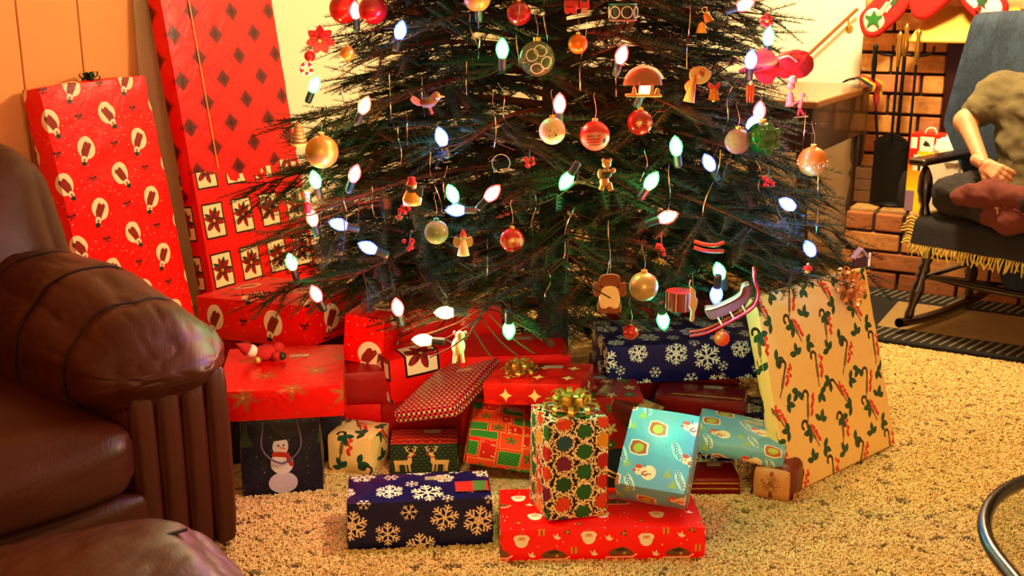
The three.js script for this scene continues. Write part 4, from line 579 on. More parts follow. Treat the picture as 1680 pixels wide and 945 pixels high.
  const olive = canvasTex(256, 256, (c, W, H) => { fillBg(c, W, H, '#5e5230'); seed(71); for (let i = 0; i < 2200; i++) { c.globalAlpha = 0.35; const x = rnd() * W, y = rnd() * H; stroke(c, [[x, y], [x + rr(-3, 3), y + rr(3, 10)]], ['#544828', '#6e6038', '#483e22'][i % 3], 2); } }, 0.2, 0.2);
  const mid = (a, b, f) => a.map((v, i) => v + (b[i] - v) * f), grow = (l, e) => l.map(([a, b, r, q]) => [a, b, r + e, q + e]);
  const folds = (x, y, z) => 0.013 * noise(x * 13 + y * 9, y * 20, z * 12) + 0.006 * noise(x * 34, y * 44 + x * 20, z * 30) - 0.001;
  const shirt = [...grow(torso, 0.012), [P.sR, mid(P.sR, P.eR, 0.62), 0.06, 0.058], [P.sL, mid(P.sL, P.eL, 0.6), 0.06, 0.058]];
  part('shirt', withUV(march(shirt, 0.01, 60, (x, y, z) => folds(x, y, z) + Math.max(0, 0.06 - Math.hypot(x, y - (Yo + 0.5), z + 0.06)) * 0.9)), new THREE.MeshStandardMaterial({ map: olive, roughness: 0.95 }), bodyMesh);
  part('trousers', withUV(march(grow([[[-0.06, Yo + 0.09, -0.06], [0.06, Yo + 0.09, -0.06], 0.085, 0.085], legs[0], [P.kR, mid(P.kR, P.aR, 0.62), 0.05, 0.04], legs[3], [P.kL, mid(P.kL, P.aL, 0.5), 0.05, 0.042]], 0.011), 0.011, 60, folds)), std(0x1a1412, 0.9, 0, { bumpMap: clothBump, bumpScale: 0.001 }), bodyMesh);
  const sock = (a, b, c) => withUV(march([[mid(a, b, 0.6), b, 0.05, 0.045], [b, c, 0.043, 0.036]], 0.007, 90, folds));
  part('sock', sock(P.kR, P.aR, P.tR), std(0x5c2214, 0.95), bodyMesh); part('sock', sock(P.kL, P.aL, P.tL), std(0x5c2214, 0.95), bodyMesh);
}
// ---------- presents ----------
// a paper-wrapped box: soft edges, slightly swollen and wrinkled; uv in metres, running on from the front over the top
function paperGeo(w, h, d, o = {}) {
  const { r = 0.004, swell = 0.003, wr = 0.0016, s = 1, u0 = 0, v0 = 0 } = o, n = (x) => Math.max(6, Math.min(22, Math.round(x / 0.022))), g = new THREE.BoxGeometry(w, h, d, n(w), n(h), n(d)), p = g.attributes.position, N = g.attributes.normal, u = g.attributes.uv, v = V(), c = V();
  for (let i = 0; i < p.count; i++) {
    v.fromBufferAttribute(p, i); const nx = N.getX(i), ny = N.getY(i);
    if (nx > 0.5) u.setXY(i, u0 + w / 2 + (d / 2 - v.z), v0 + v.y); else if (nx < -0.5) u.setXY(i, u0 - w / 2 - (d / 2 - v.z), v0 + v.y); else if (ny > 0.5) u.setXY(i, u0 + v.x, v0 + h / 2 + (d / 2 - v.z)); else if (ny < -0.5) u.setXY(i, u0 + v.x, v0 - h / 2 - (d / 2 - v.z)); else u.setXY(i, u0 + v.x, v0 + v.y);
    const fx = 1 - (2 * v.x / w) ** 2, fy = 1 - (2 * v.y / h) ** 2, fz = 1 - (2 * v.z / d) ** 2;
    c.set(Math.max(-w / 2 + r, Math.min(w / 2 - r, v.x)), Math.max(-h / 2 + r, Math.min(h / 2 - r, v.y)), Math.max(-d / 2 + r, Math.min(d / 2 - r, v.z)));
    const dir = v.clone().sub(c), l = dir.length(); if (l > 1e-7) v.copy(c).addScaledVector(dir, r / l);
    v.x += swell * Math.sign(v.x) * fy * fz * Math.abs(nx); v.y += swell * Math.sign(v.y) * fx * fz * Math.abs(ny); v.z += swell * Math.sign(v.z) * fx * fy * Math.abs(N.getZ(i));
    const k = wr * (noise(v.x * 26 + s, v.y * 26, v.z * 26) + 0.7 * noise(v.x * 9 + 2 * s, v.y * 60, v.z * 14)); v.x += k * 0.7; v.z += k * 0.8; if (v.y > -h / 2 + 0.004) v.y += k * 0.8;
    p.setXYZ(i, v.x, v.y, v.z);
  }
  g.computeVertexNormals(); return g.translate(0, h / 2, 0);
}
// gift(centre, [yaw, pitch, roll] in degrees, [w, h, d], paper, label)
let giftNo = 0;
function gift(c, rot, dim, mat, label, o = {}) {
  const [w, h, d] = dim, t = thing(o.name ?? 'gift_box', label, 'present', [0, 0, 0], 0, o.group);
  t.rotation.set(rot[1] * D2R, rot[0] * D2R, rot[2] * D2R, 'YXZ'); t.position.copy(V(...c)).sub(V(0, h / 2, 0).applyEuler(t.rotation));
  giftNo++; part('wrapping_paper', paperGeo(w, h, d, { s: giftNo * 1.7, u0: giftNo * 0.037, v0: giftNo * 0.021, ...o.geo }), mat, t);
  if (o.flaps !== false) {
    const k = Math.min(d, w) * 0.5, hh = h * 0.9;
    for (const s of [-1, 1]) { const g = extrude(shapeOf([[-d * 0.47, -hh / 2], [d * 0.47, -hh / 2], [d * 0.12, hh * 0.22], [-d * 0.12, hh * 0.22]]), 0.0012, 0.0004, 1); const q = g.attributes.uv; g.rotateY(s * Math.PI / 2).translate(s * (w / 2 + 0.0022), h / 2, 0); part('end_flap', g, mat, t); }
  }
  if (o.seam !== false) part('tape', rbox(Math.min(0.05, w * 0.25), 0.0012, 0.018, 0.0005, w * 0.12, h + (o.geo?.swell ?? 0.003) + 0.0008, -d * 0.22, 1), TAPE, t);
  return t;
}
const loopGeo = (() => { // one loop of gift ribbon, out along +x and back to the centre
  const pts = [], W = 0.16, n = 12; for (let i = 0; i <= n; i++) { const a = i / n * Math.PI * 2; const x = 0.5 - 0.5 * Math.cos(a), y = Math.sin(a) * 0.2 * (0.4 + x) + x * 0.08; pts.push([x, y]); }
  const pos = [], idx = []; pts.forEach(([x, y], i) => { const w = W * (0.45 + 0.55 * Math.min(1, x * 2)) * (x > 0.85 ? 0.9 : 1); pos.push(x, y, -w / 2, x, y, w / 2); if (i) { const a = 2 * (i - 1); idx.push(a, a + 1, a + 2, a + 2, a + 1, a + 3); } });
  const g = new THREE.BufferGeometry(); g.setAttribute('position', new THREE.Float32BufferAttribute(pos, 3)); g.setIndex(idx); g.computeVertexNormals(); return g;
})();
function bow(parent, x, y, z, R, mat, ring = [9, 8, 5]) { // star bow: rings of loops, each loop a piece
  const b = part('bow', new THREE.CylinderGeometry(R * 0.3, R * 0.34, 0.003, 14), mat, parent); b.position.set(x, y + 0.002, z);
  ring.forEach((n, j) => { for (let k = 0; k < n; k++) { const l = part('loop', loopGeo, mat, b), s = R * [1, 0.9, 0.62][j]; l.scale.set(s, R * 0.9, R * 1.25); l.rotation.set(0, (k + j * 0.5) / n * 6.283 + j, [0.12, 0.62, 1.15][j] + 0.08 * noise(k * 3.1, j, parent.id % 7), 'YXZ'); } });
  return b;
}
const DS = { side: THREE.DoubleSide }; for (const m of [GOLD, GREENFOIL, PEACHFOIL]) m.side = THREE.DoubleSide;
const PM = Object.fromEntries(Object.entries(PAPERS).map(([k, t]) => [k, paperMat(t)]));
PM.foil = paperMat(PAPERS.foil, { metalness: 0.45, roughness: 0.27 }); PM.stars.roughness = 0.25; PM.snow.roughness = 0.3;
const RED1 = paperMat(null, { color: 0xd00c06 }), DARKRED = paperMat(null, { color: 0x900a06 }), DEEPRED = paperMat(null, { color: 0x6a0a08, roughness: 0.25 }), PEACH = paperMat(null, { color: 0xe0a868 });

// two tall ones leaning on the left wall
{
  const t = gift([-1.379, 0.47, -3.742], [59.9, -7.8, 2.2], [0.437, 0.89, 0.09], PM.santa, 'tall red present with cream moon prints and a green bow, leaning on the panelled wall', { geo: { swell: 0.008, wr: 0.004 } });
  bow(t, 0.02, 0.892, 0.0, 0.045, GREENFOIL);
  const k = thing('gift_box', 'very tall red diamond patterned present with flower stamps below, leaning on the wall', 'present'); k.rotation.set(-9.2 * D2R, 58.7 * D2R, -0.6 * D2R, 'YXZ'); k.position.copy(V(-1.06, 0.685, -4.218)).sub(V(0, 0.6725, 0).applyEuler(k.rotation));
  part('wrapping_paper', paperGeo(0.561, 1.345, 0.07, { swell: 0.004, wr: 0.002, s: 4 }), PM.argyle, k);
  part('wrapping_paper', paperGeo(0.565, 0.55, 0.075, { swell: 0.004, wr: 0.002, s: 5 }).translate(0, -0.001, 0.0005), PM.stamps, k, 'lower sheet of poinsettia stamps');
  part('paper_seam', rbox(0.007, 0.79, 0.0014, 0.0006, -0.155, 0.948, 0.0405, 1), std(0xd0701c, 0.4), k, 'overlapping orange paper edge');
}
// heap to the left of the trunk
gift([-0.683, 0.285, -3.147], [-30, 0, 4], [0.412, 0.125, 0.286], PM.santa, 'long red present with moon prints lying behind the sofa arm', { geo: { swell: 0.006, wr: 0.003 } });
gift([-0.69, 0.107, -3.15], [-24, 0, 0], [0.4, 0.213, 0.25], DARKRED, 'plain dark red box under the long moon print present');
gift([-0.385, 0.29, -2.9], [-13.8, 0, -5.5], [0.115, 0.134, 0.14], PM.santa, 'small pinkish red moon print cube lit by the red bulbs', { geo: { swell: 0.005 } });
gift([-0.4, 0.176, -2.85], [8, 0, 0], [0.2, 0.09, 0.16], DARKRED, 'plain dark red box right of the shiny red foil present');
gift([-0.4, 0.065, -2.86], [3, 0, 0], [0.22, 0.13, 0.18], RED1, 'red box at the bottom behind the small holly present');
{
  const t = gift([-0.575, 0.25, -2.62], [8.4, 0, 0], [0.3, 0.077, 0.34], PM.foil, 'shiny red foil present with faint tan flowers beside the sofa arm', { geo: { swell: 0.002, wr: 0.0008 } });
  // night blue bag below it
  const b = thing('gift_bag', 'dark blue snowman gift bag standing in the shade under the shiny foil present', 'gift bag', [-0.575, 0, -2.55], 0.2);
  const g = paperGeo(0.2, 0.2, 0.13, { swell: 0.004, wr: 0.005, s: 9, u0: 0.1, v0: 0.125 }), p = g.attributes.position; for (let i = 0; i < p.count; i++) { const y = p.getY(i) / 0.2; p.setXYZ(i, p.getX(i) * (1 - 0.06 * y), p.getY(i), p.getZ(i) * (1 - 0.3 * y)); } g.computeVertexNormals();
  part('bag', g, PM.night, b); for (const s of [-1, 1]) part('cord_handle', tube([V(-0.04, 0.19, s * 0.048), V(-0.045, 0.12, s * 0.062), V(0, 0.085, s * 0.068), V(0.045, 0.12, s * 0.062), V(0.04, 0.19, s * 0.048)], 0.0025, 16, 6), std(0x5a4a68, 0.8), b);
  gift([-0.6, 0.105, -2.74], [4, 0, 0], [0.3, 0.208, 0.14], paperMat(null, { color: 0x1c1a24 }), 'plain dark box behind the blue snowman bag');
  // small plush ornament lying on the foil present
  const o = thing('santa_ornament', 'small red plush ornament with white bells lying on the shiny foil present', 'ornament', [-0.63, 0.2925, -2.67], 0.5), red = std(0xa01410, 0.9), wh = std(0xd8ccb4, 0.8);
  part('body', mergeGeometries([ball(0.024, 0, 0.02, 0, 14).scale(1.3, 0.85, 1), ball(0.016, 0.033, 0.024, 0.004, 12)]), red, o); part('head', ball(0.017, -0.036, 0.026, 0, 14), wh, o); part('hat', lathe([[0.018, 0], [0.012, 0.016], [0.001, 0.034]], 12).rotateZ(1.0).translate(-0.045, 0.032, 0), red, o); part('leg', ball(0.011, 0.02, 0.012, 0.028, 10).scale(1, 1, 1.0), red, o); part('boot', ball(0.01, 0.034, 0.011, 0.034, 10), std(0x10200f, 0.6), o); part('bell', ball(0.01, -0.03, 0.0095, 0.032, 10), GOLD, o);
}
gift([-0.398, 0.054, -2.66], [-16.5, 0, 0], [0.125, 0.105, 0.12], PM.holly, 'small crumpled cream holly present under the dark red box', { geo: { swell: 0.007, wr: 0.008, r: 0.008 } });
gift([-0.262, 0.2, -2.86], [30, 0, 3], [0.21, 0.124, 0.11], PM.stamps, 'red present with framed flower stamps behind the tilted checked box', {});
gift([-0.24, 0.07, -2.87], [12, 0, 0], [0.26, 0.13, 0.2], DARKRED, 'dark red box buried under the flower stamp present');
gift([-0.163, 0.2, -2.7], [-21.6, 7, 15], [0.175, 0.034, 0.3], PM.hound, 'flat red and green checked present tilted up against the pile');
gift([-0.226, 0.0465, -2.64], [2.3, 0, 0], [0.172, 0.092, 0.1], [PM.deer, PM.deer, PM.woven, PM.woven, PM.deer, PM.deer], 'green present printed with two tan reindeer, red woven top', { geo: { u0: 0.086, v0: 0.051, wr: 0.0008 } });
gift([-0.21, 0.058, -2.287], [5.7, 0, 0], [0.321, 0.116, 0.15], PM.snow, 'navy blue present with cream snowflakes, front left on the carpet', { geo: { u0: 0.1, v0: 0.13 } });
{ const t = scene.children[scene.children.length - 1], g = part('gift_tag', rbox(0.075, 0.0012, 0.05, 0.0006, 0.118, 0.1205, 0.02, 1), std(0xd0201a, 0.4), t, 'red and green gift tag'); part('tag_stripe', rbox(0.03, 0.001, 0.05, 0.0004, 0.135, 0.1215, 0.02, 1), std(0x3c6a2c, 0.5), g); }
gift([-0.02, 0.088, -2.67], [-1.4, 7.6, -9.3], [0.185, 0.075, 0.233], PM.patch, 'red and green patchwork present behind the netted one', { geo: { swell: 0.005, wr: 0.003 } });
gift([0.0, 0.13, -2.9], [6, 0, 0], [0.3, 0.255, 0.2], RED1, 'plain bright red box under the tree left of the trunk');
gift([0.205, 0.1, -2.74], [2, 0, 0], [0.26, 0.196, 0.2], PM.carols, 'red present with green and tan flowers behind the gold bow');
{ const t = gift([0.07, 0.236, -2.64], [-15, 0, 4], [0.25, 0.058, 0.17], PM.stars, 'red box with gold stars and a gold bow at the pile centre', { geo: { wr: 0.0008 } }); bow(t, -0.045, 0.061, 0.015, 0.05, GOLD); }
{ const t = gift([0.125, 0.1915, -2.266], [15.3, -3, -1.3], [0.14, 0.226, 0.134], PM.balls, 'tall present printed with netted coloured balls, topped by a gold bow', { geo: { wr: 0.001 } }); bow(t, 0.0, 0.229, 0.01, 0.064, GOLD, [10, 9, 6]); }
gift([0.195, 0.038, -2.262], [2.1, 0, 0], [0.443, 0.076, 0.21], PM.sleigh, 'flat red Santa print present at the very front on the carpet', { geo: { u0: 0.2, v0: 0.125 } });
gift([0.331, 0.183, -2.297], [-19.7, 37.6, -3], [0.156, 0.074, 0.203], PM.snowman, 'pale blue snowman print present propped on the flat red box', { seam: false, geo: { wr: 0.002 } });
gift([0.57, 0.125, -2.55], [-12, 6, -8], [0.21, 0.045, 0.16], PM.snowman, 'flat pale blue snowman present lying behind the propped one', { geo: { wr: 0.004, swell: 0.006 } });
gift([0.655, 0.044, -2.5], [-28, 0, 0], [0.1, 0.088, 0.12], PM.kraft, 'small brown and tan present with a printed tree, far right of the pile', { geo: { r: 0.02, swell: 0.006, u0: 0.15, v0: 0.15 } });
{ const t = gift([0.49, 0.0245, -2.53], [0, 0, 0], [0.14, 0.047, 0.1], DEEPRED, 'low dark red box with gold stripes under the flat snowman present'); for (const y of [0.034, 0.02]) part('gold_stripe', rbox(0.13, 0.003, 0.001, 0.0004, 0, y, 0.0535, 1), GOLD, t); }
gift([0.478, 0.24, -2.92], [5.8, 0, 0.8], [0.478, 0.108, 0.246], PM.snow, 'big navy snowflake present under the right side of the tree', { geo: { v0: 0.21 } });
{ const t = gift([0.5, 0.157, -2.73], [-16, 0, 0.6], [0.231, 0.051, 0.12], DEEPRED, 'dark red box with a gold line under the big navy present', { geo: { wr: 0.0006 } }); part('gold_line', rbox(0.18, 0.001, 0.003, 0.0004, 0.02, 0.0545, 0.045, 1), GOLD, t); }
gift([0.56, 0.065, -2.76], [-4, 0, 0], [0.36, 0.13, 0.16], PM.snow, 'second navy snowflake present, lowest, behind the flat snowman present');
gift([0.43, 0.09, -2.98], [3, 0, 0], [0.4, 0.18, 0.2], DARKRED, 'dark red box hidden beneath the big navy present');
gift([0.3, 0.16, -2.665], [-23.7, -1.2, -14], [0.168, 0.05, 0.079], PM.plaid, 'tan and red striped present slanting down beside the gold star box');
{ const t = thing('gift_tin', 'round black tin with a gold rim between the netted and snowman presents', 'tin', [0.262, 0.05, -2.49], 0.2); t.rotation.x = 0.25; part('body', new THREE.CylinderGeometry(0.048, 0.048, 0.1, 28).translate(0, 0.05, 0), BLACK, t); part('lid_rim', new THREE.TorusGeometry(0.0485, 0.003, 8, 30).rotateX(Math.PI / 2).translate(0, 0.094, 0), GOLD, t); part('lid_rim', new THREE.TorusGeometry(0.0485, 0.002, 8, 30).rotateX(Math.PI / 2).translate(0, 0.08, 0), GOLD, t); t.position.y = 0.004; }
{ const t = gift([0.806, 0.24, -2.69], [41.1, -15.8, 0], [0.486, 0.49, 0.04], PM.holly, 'large flat cream holly present with a peach bow, leaning right of the pile', { geo: { wr: 0.0014, swell: 0.003 } }); const b = bow(t, 0.13, 0.455, 0.02, 0.058, PEACHFOIL, [10, 9, 6]); b.rotation.x = 1.35; b.position.set(0.13, 0.452, 0.024); }
// presents further back below the boughs
gift([-0.2, 0.165, -3.12], [14, 0, 0], [0.3, 0.33, 0.22], RED1, 'tall bright red box below the lowest boughs left of the trunk');
gift([-0.12, 0.365, -3.14], [-20, 0, 0], [0.13, 0.07, 0.12], PEACH, 'small peach box on top of the tall red box');
gift([0.5, 0.15, -3.3], [-8, 0, 0], [0.4, 0.3, 0.16], DARKRED, 'upright dark red box behind the big navy present');
// ---------- the tree ----------
const TX = 0.115, TZ = -3.0, TREE_R = (y) => 0.85 * (1 - Math.pow(Math.max(0, y - 0.45) / 1.8, 1.5)) * (y < 0.45 ? Math.max(0.35, 1 - (0.45 - y) * 3.2) : 1);
function treeHit(px, py, inset) { // where the sight line through a pixel meets the tree's outline, drawn in by inset
  let best = null, bd = 1e9; for (let D = 1.9; D < 3.9; D += 0.01) { const p = atD(px, py, D), r = Math.hypot(p.x - TX, p.z - TZ), e = r - (TREE_R(p.y) - inset); if (e < 0) return p; if (e < bd) { bd = e; best = p; } } return best;
}
const tree = thing('christmas_tree', 'bushy green fir tree decorated with lights and ornaments above the presents', 'christmas tree', [TX, 0, TZ]);
const bark = std(0x2a180c, 0.9, 0, { bumpMap: clothBump, bumpScale: 0.003 }), twigM = std(0x3a2210, 1, 0, { specularIntensity: 0.15 });
{
  const g = new THREE.CylinderGeometry(0.012, 0.048, 2.2, 14, 24), p = g.attributes.position; for (let i = 0; i < p.count; i++) { const k = 1 + 0.12 * noise(p.getX(i) * 60, p.getY(i) * 8, p.getZ(i) * 60); p.setX(i, p.getX(i) * k); p.setZ(i, p.getZ(i) * k); } g.computeVertexNormals(); part('trunk', g.translate(0, 1.1, 0), bark, tree);
}
const keepClear = [];   // [point, radius] of bulbs and ornaments: the needles are parted round them
const sprigGeo = (() => { // a twig tip of 0.1 m with flat needles to both sides and some above
  const pos = [], N = 60; const quad = (a, b, w) => { pos.push(a.x - w.x, a.y - w.y, a.z - w.z, a.x + w.x, a.y + w.y, a.z + w.z, b.x, b.y, b.z); };
  seed(7); for (let k = 0; k < N; k++) { const y = 0.002 + 0.096 * (k / N), s = k % 2 ? 1 : -1, up = rr(-0.25, 0.75), L = 0.02 * (1 - 0.45 * Math.pow(k / N, 3)) * rr(0.8, 1.15), d = V(s * Math.cos(up), 0.38 + rr(-0.15, 0.25), Math.sin(up)).normalize(), a = V(0, y, 0), w = V(-d.y, d.x, 0.3).normalize().multiplyScalar(0.00105); quad(a, a.clone().addScaledVector(d, L), w); }
  const g = new THREE.BufferGeometry(); g.setAttribute('position', new THREE.Float32BufferAttribute(pos, 3)); g.computeVertexNormals();
  const tw = new THREE.CylinderGeometry(0.0006, 0.0014, 0.1, 3, 1, true).translate(0, 0.05, 0).toNonIndexed(); tw.deleteAttribute('uv'); return mergeGeometries([g, tw]);
})();
const panelInv = new THREE.Matrix4().makeRotationFromEuler(new THREE.Euler(-15.8 * D2R, 41.1 * D2R, 0, 'YXZ')).setPosition(0.806, 0.24, -2.69).invert();
const inPanel = (p) => { const q = p.clone().applyMatrix4(panelInv); return Math.abs(q.x) < 0.34 && q.y < 0.25 && q.z > -0.03; };   // the big holly present pushes the boughs back
function buildFoliage() {
  seed(2024); const sprigs = [], up = V(0, 1, 0), M = new THREE.Matrix4(), Q = new THREE.Quaternion(), Q2 = new THREE.Quaternion();
  const addSprig = (p, d, s) => sprigs.push([p.clone(), d.clone().normalize(), s]);
  const twig = (a, b, r, list) => { const m = a.clone().lerp(b, 0.5).add(V(0, -0.012 * a.distanceTo(b) / 0.2, 0)); list.push(tube([a, m, b], r, 4, 3)); };
  let n = 0; const GA = 2.39996, base = V(TX, 0, TZ);
  for (let y0 = 0.24; y0 < 2.1; y0 += 0.0105 + (y0 > 1.35 ? 0.012 : 0)) {
    n++; const phi = n * GA + rr(-0.25, 0.25), low = Math.max(0, 1 - (y0 - 0.4) / 0.9), yt = y0 + 0.03 - 0.08 * low, L = TREE_R(Math.max(0.46, yt + 0.06)) * rr(0.8, 1.0) * (y0 < 0.8 ? 1.08 : 1); if (L < 0.06 || (y0 < 0.5 && Math.sin(phi) > (y0 - 0.24) * 1.1 - 0.25)) continue;
    const fr = Math.max(0, Math.sin(phi)), rise = 0.28 - (0.24 - 0.2 * fr) * low, dir = V(Math.cos(phi), 0, Math.sin(phi)), side = V(-dir.z, 0, dir.x), at = (s) => V(dir.x * L * s, y0 + L * (rise * s - (0.16 + 0.13 * low) * s * s), dir.z * L * s).addScaledVector(side, 0.04 * L * Math.sin(s * 3 + n));
    const pts = [0, 0.25, 0.5, 0.75, 1].map(at), wood = []; { const c = new THREE.CatmullRomCurve3(pts), g = new THREE.TubeGeometry(c, 8, 1, 5), p = g.attributes.position, q = V(); for (let i = 0; i < p.count; i++) { const s = Math.floor(i / 6) / 8, o = c.getPointAt(s), r = (0.0085 * (1 - s) + 0.0016) * Math.min(1, 0.5 + L); q.fromBufferAttribute(p, i).sub(o).multiplyScalar(r).add(o); p.setXYZ(i, q.x, q.y, q.z); } g.computeVertexNormals(); wood.push(g); }
    if (inPanel(at(1).add(base)) || inPanel(at(0.85).add(base))) continue;
    const start = Math.max(0.22, 0.5 - 0.35 * L), m = Math.max(4, Math.round(L * 15));
    for (let k = 0; k < m; k++) for (const sd of [-1, 1]) {
      const s = start + (1 - start) * (k + rr(0.1, 0.9)) / m, a = at(s), fwd = at(Math.min(1, s + 0.05)).sub(at(s - 0.05)).normalize(), l = (1 - s) * L * 0.5 + rr(0.05, 0.11), d = fwd.clone().multiplyScalar(0.55).addScaledVector(side, sd * rr(0.6, 1.0)).add(V(0, rr(-0.32, 0.12), 0)).normalize(), b = a.clone().addScaledVector(d, l); b.y -= 0.12 * l;
      if (l > 0.07) twig(a, b, 0.0018, wood);
      const dd = b.clone().sub(a).normalize(); for (let q = 0.02; q < l; q += 0.036) { const o = a.clone().addScaledVector(dd, q); addSprig(o, dd.clone().add(V(rr(-0.2, 0.2), rr(-0.2, 0.15), rr(-0.2, 0.2))), rr(0.8, 1.15)); if (l > 0.1 && q > 0.04 && rnd() < 0.75) addSprig(o, dd.clone().multiplyScalar(0.6).addScaledVector(V().crossVectors(dd, up).normalize(), (rnd() < 0.5 ? -1 : 1) * 0.8).add(V(0, rr(-0.3, 0.2), 0)), rr(0.6, 0.95)); }
    }
    for (let s = 0.45; s < 1; s += 0.07 / L) addSprig(at(s), at(Math.min(1, s + 0.05)).sub(at(s - 0.04)).add(V(0, 0.02, 0)), rr(0.8, 1.1)); addSprig(at(1), at(1).sub(at(0.94)), 1.1);
    part('branch', merge(wood), twigM, tree);
  }
  const m = new THREE.InstancedMesh(sprigGeo, new THREE.MeshPhysicalMaterial({ color: 0xffffff, roughness: 0.6, specularIntensity: 0.15, side: THREE.DoubleSide }), sprigs.length), col = new THREE.Color(); let c = 0;
  const toCam = V();
  for (const [p, d, s] of sprigs) {
    const w = p.clone().add(base).addScaledVector(d, 0.05); toCam.set(-w.x, EYE - w.y, -w.z).normalize(); let skip = false;
    for (const [o, r] of keepClear) { const v = w.clone().sub(o), f = v.dot(toCam), lat = v.clone().addScaledVector(toCam, -f).length(); if (v.length() < r + 0.03 || (f > -0.02 && f < 0.3 && lat < r * 0.95 + 0.022)) { skip = true; break; } }
    if (skip || (p.z > -0.1 && p.y < 0.4 + 0.14 * Math.max(0, p.z)) || inPanel(w)) continue;
    Q.setFromUnitVectors(up, d); Q2.setFromAxisAngle(up, 0); const x = V(1, 0, 0).applyQuaternion(Q), h = V().crossVectors(d, up); if (h.lengthSq() > 1e-4) { h.normalize(); let ang = Math.atan2(V().crossVectors(x, h).dot(d), x.dot(h)); Q2.setFromAxisAngle(up, ang + rr(-0.5, 0.5)); Q.multiply(Q2); }
    M.compose(p, Q, V(s, s, s)); m.setMatrixAt(c, M); const v = rr(0.6, 1.35), brown = rnd() < 0.16 ? 1 : 0; col.setRGB((0.01 + 0.035 * brown) * v, (0.016 - 0.001 * brown) * v, 0.0045 * v); m.setColorAt(c, col); c++;
  }
  m.count = c; m.name = 'needles'; m.userData.kind = 'stuff'; sh(m); tree.add(m); console.log('sprigs', c);
}
// ---------- light bulbs: painted glass with a glowing core and a lamp of the same colour in it ----------
const BULB = { red: [1, 0.045, 0.03], orange: [1, 0.2, 0.03], blue: [0.1, 0.32, 1], green: [0.04, 1, 0.35], white: [1, 0.66, 0.36] };
const bulbGlass = lathe([[0.0075, 0], [0.0095, 0.004], [0.0135, 0.014], [0.0145, 0.021], [0.0125, 0.031], [0.007, 0.041], [0.001, 0.0465]], 16);
const bulbCore = lathe([[0.001, 0.001], [0.0065, 0.002], [0.0108, 0.012], [0.012, 0.02], [0.0102, 0.029], [0.0055, 0.038], [0.001, 0.0425]], 14);
const socketGeo = lathe([[0.001, -0.026], [0.0075, -0.026], [0.0085, -0.02], [0.0085, 0.004], [0.0078, 0.004], [0.001, 0.002]], 12);
const socketM = std(0x0a1c0e, 0.5);
const glowM = {}; for (const [k, c] of Object.entries(BULB)) { const e = new THREE.Color().setRGB(...c), w = new THREE.Color().setRGB(...c.map((v) => 0.18 + 0.82 * v)); glowM[k] = [new THREE.MeshPhysicalMaterial({ color: new THREE.Color().setRGB(...c.map((v) => Math.max(0.42, v))), roughness: 0.12, transmission: 0.9, thickness: 0, emissive: e, emissiveIntensity: 0.55 }), new THREE.MeshStandardMaterial({ color: 0x111111, emissive: w, emissiveIntensity: BULB_GLOW })]; }
const bulbSpots = [];
function bulb(color, px, py, tilt, label, o = {}) {
  const p = o.at ?? treeHit(px, py, o.inset ?? 0.035), t = thing('light_bulb', label, 'light bulb', p, 0, undefined); t.rotation.set(o.lean ?? 0.25, 0, tilt * D2R, 'YXZ');
  t.position.sub(V(0, 0.022, 0).applyEuler(t.rotation));
  part('bulb_glass', bulbGlass, glowM[color][0], t).castShadow = false; part('bulb_core', bulbCore, glowM[color][1], t).castShadow = false; part('socket', socketGeo, socketM, t);
  const k = o.k ?? 1, l = new THREE.PointLight(new THREE.Color().setRGB(...BULB[color]), BULB_CD * k * { red: 1, orange: 1, blue: 0.7, green: 0.6, white: 1 }[color]); l.position.y = 0.02; l.shadow.radius = 0.6; l.castShadow = true; l.name = 'bulb_light'; t.add(l);
  keepClear.push([p, 0.022]); bulbSpots.push(p);
}
const UP0 = 0, DN = 180;
bulb('red', 583, 17, 0, 'red bulb glowing against two red balls at the top left');
bulb('red', 582, 285, -20, 'red bulb right below the matte gold ball');
bulb('red', 518, 482, 20, 'small red bulb at the lowest left tip of the tree');
bulb('red', 652, 504, 8, 'red bulb pointing up just over the red boxes, left of the warm one', { inset: 0.1 });
bulb('white', 730, 513, 90, 'warm white bulb lying sideways over the tall red box', { inset: 0.1, k: 1.3 });
bulb('white', 694, 558, 85, 'lowest warm bulb, lying sideways on the flower stamp present', { inset: 0.06, k: 1.3 });
bulb('red', 808, 317, -40, 'bright red bulb left of the tree centre', {});
bulb('red', 918, 170, 0, 'red bulb right above the cream ball', {});
bulb('red', 1020, 90, -15, 'pink red bulb left of the white arched ornament', {});
bulb('red', 1095, 356, -70, 'red bulb leaning sideways above the sleigh, right of centre', { k: 1.4 });
bulb('red', 1246, 182, 0, 'red bulb above the green glass ball', {});
bulb('red', 1222, 8, -70, 'red bulb at the top right edge of the picture', {});
bulb('orange', 598, 173, -25, 'orange bulb at the left between green bulb and gold ball', { k: 1.2 });
bulb('orange', 1060, 143, -25, 'orange bulb inside the arched scene ornament', { k: 1.2 });
bulb('orange', 512, 357, 10, 'small orange bulb low at the left edge of the tree', {});
bulb('orange', 785, 0, 0, 'orange bulb at the top edge left of centre', {});
bulb('blue', 657, 50, -15, 'ice blue bulb right of the two red balls', {});
bulb('blue', 724, 225, 15, 'ice blue bulb left of centre below the brown bird ornament', {});
bulb('blue', 556, 368, 75, 'ice blue bulb lying sideways low on the left', {});
bulb('blue', 604, 406, 65, 'lowest blue bulb on the left, lying sideways', {});
bulb('blue', 1232, 98, 0, 'upright blue bulb on the right below the green one', {});
bulb('blue', 1175, 484, 180, 'blue white bulb beside the red sleigh ornament', { k: 1.2 });
bulb('blue', 1292, 335, 60, 'blue bulb low on the right under the frosted gold ball', {});
bulb('blue', 1328, 408, 30, 'small blue bulb above the large holly present', {});
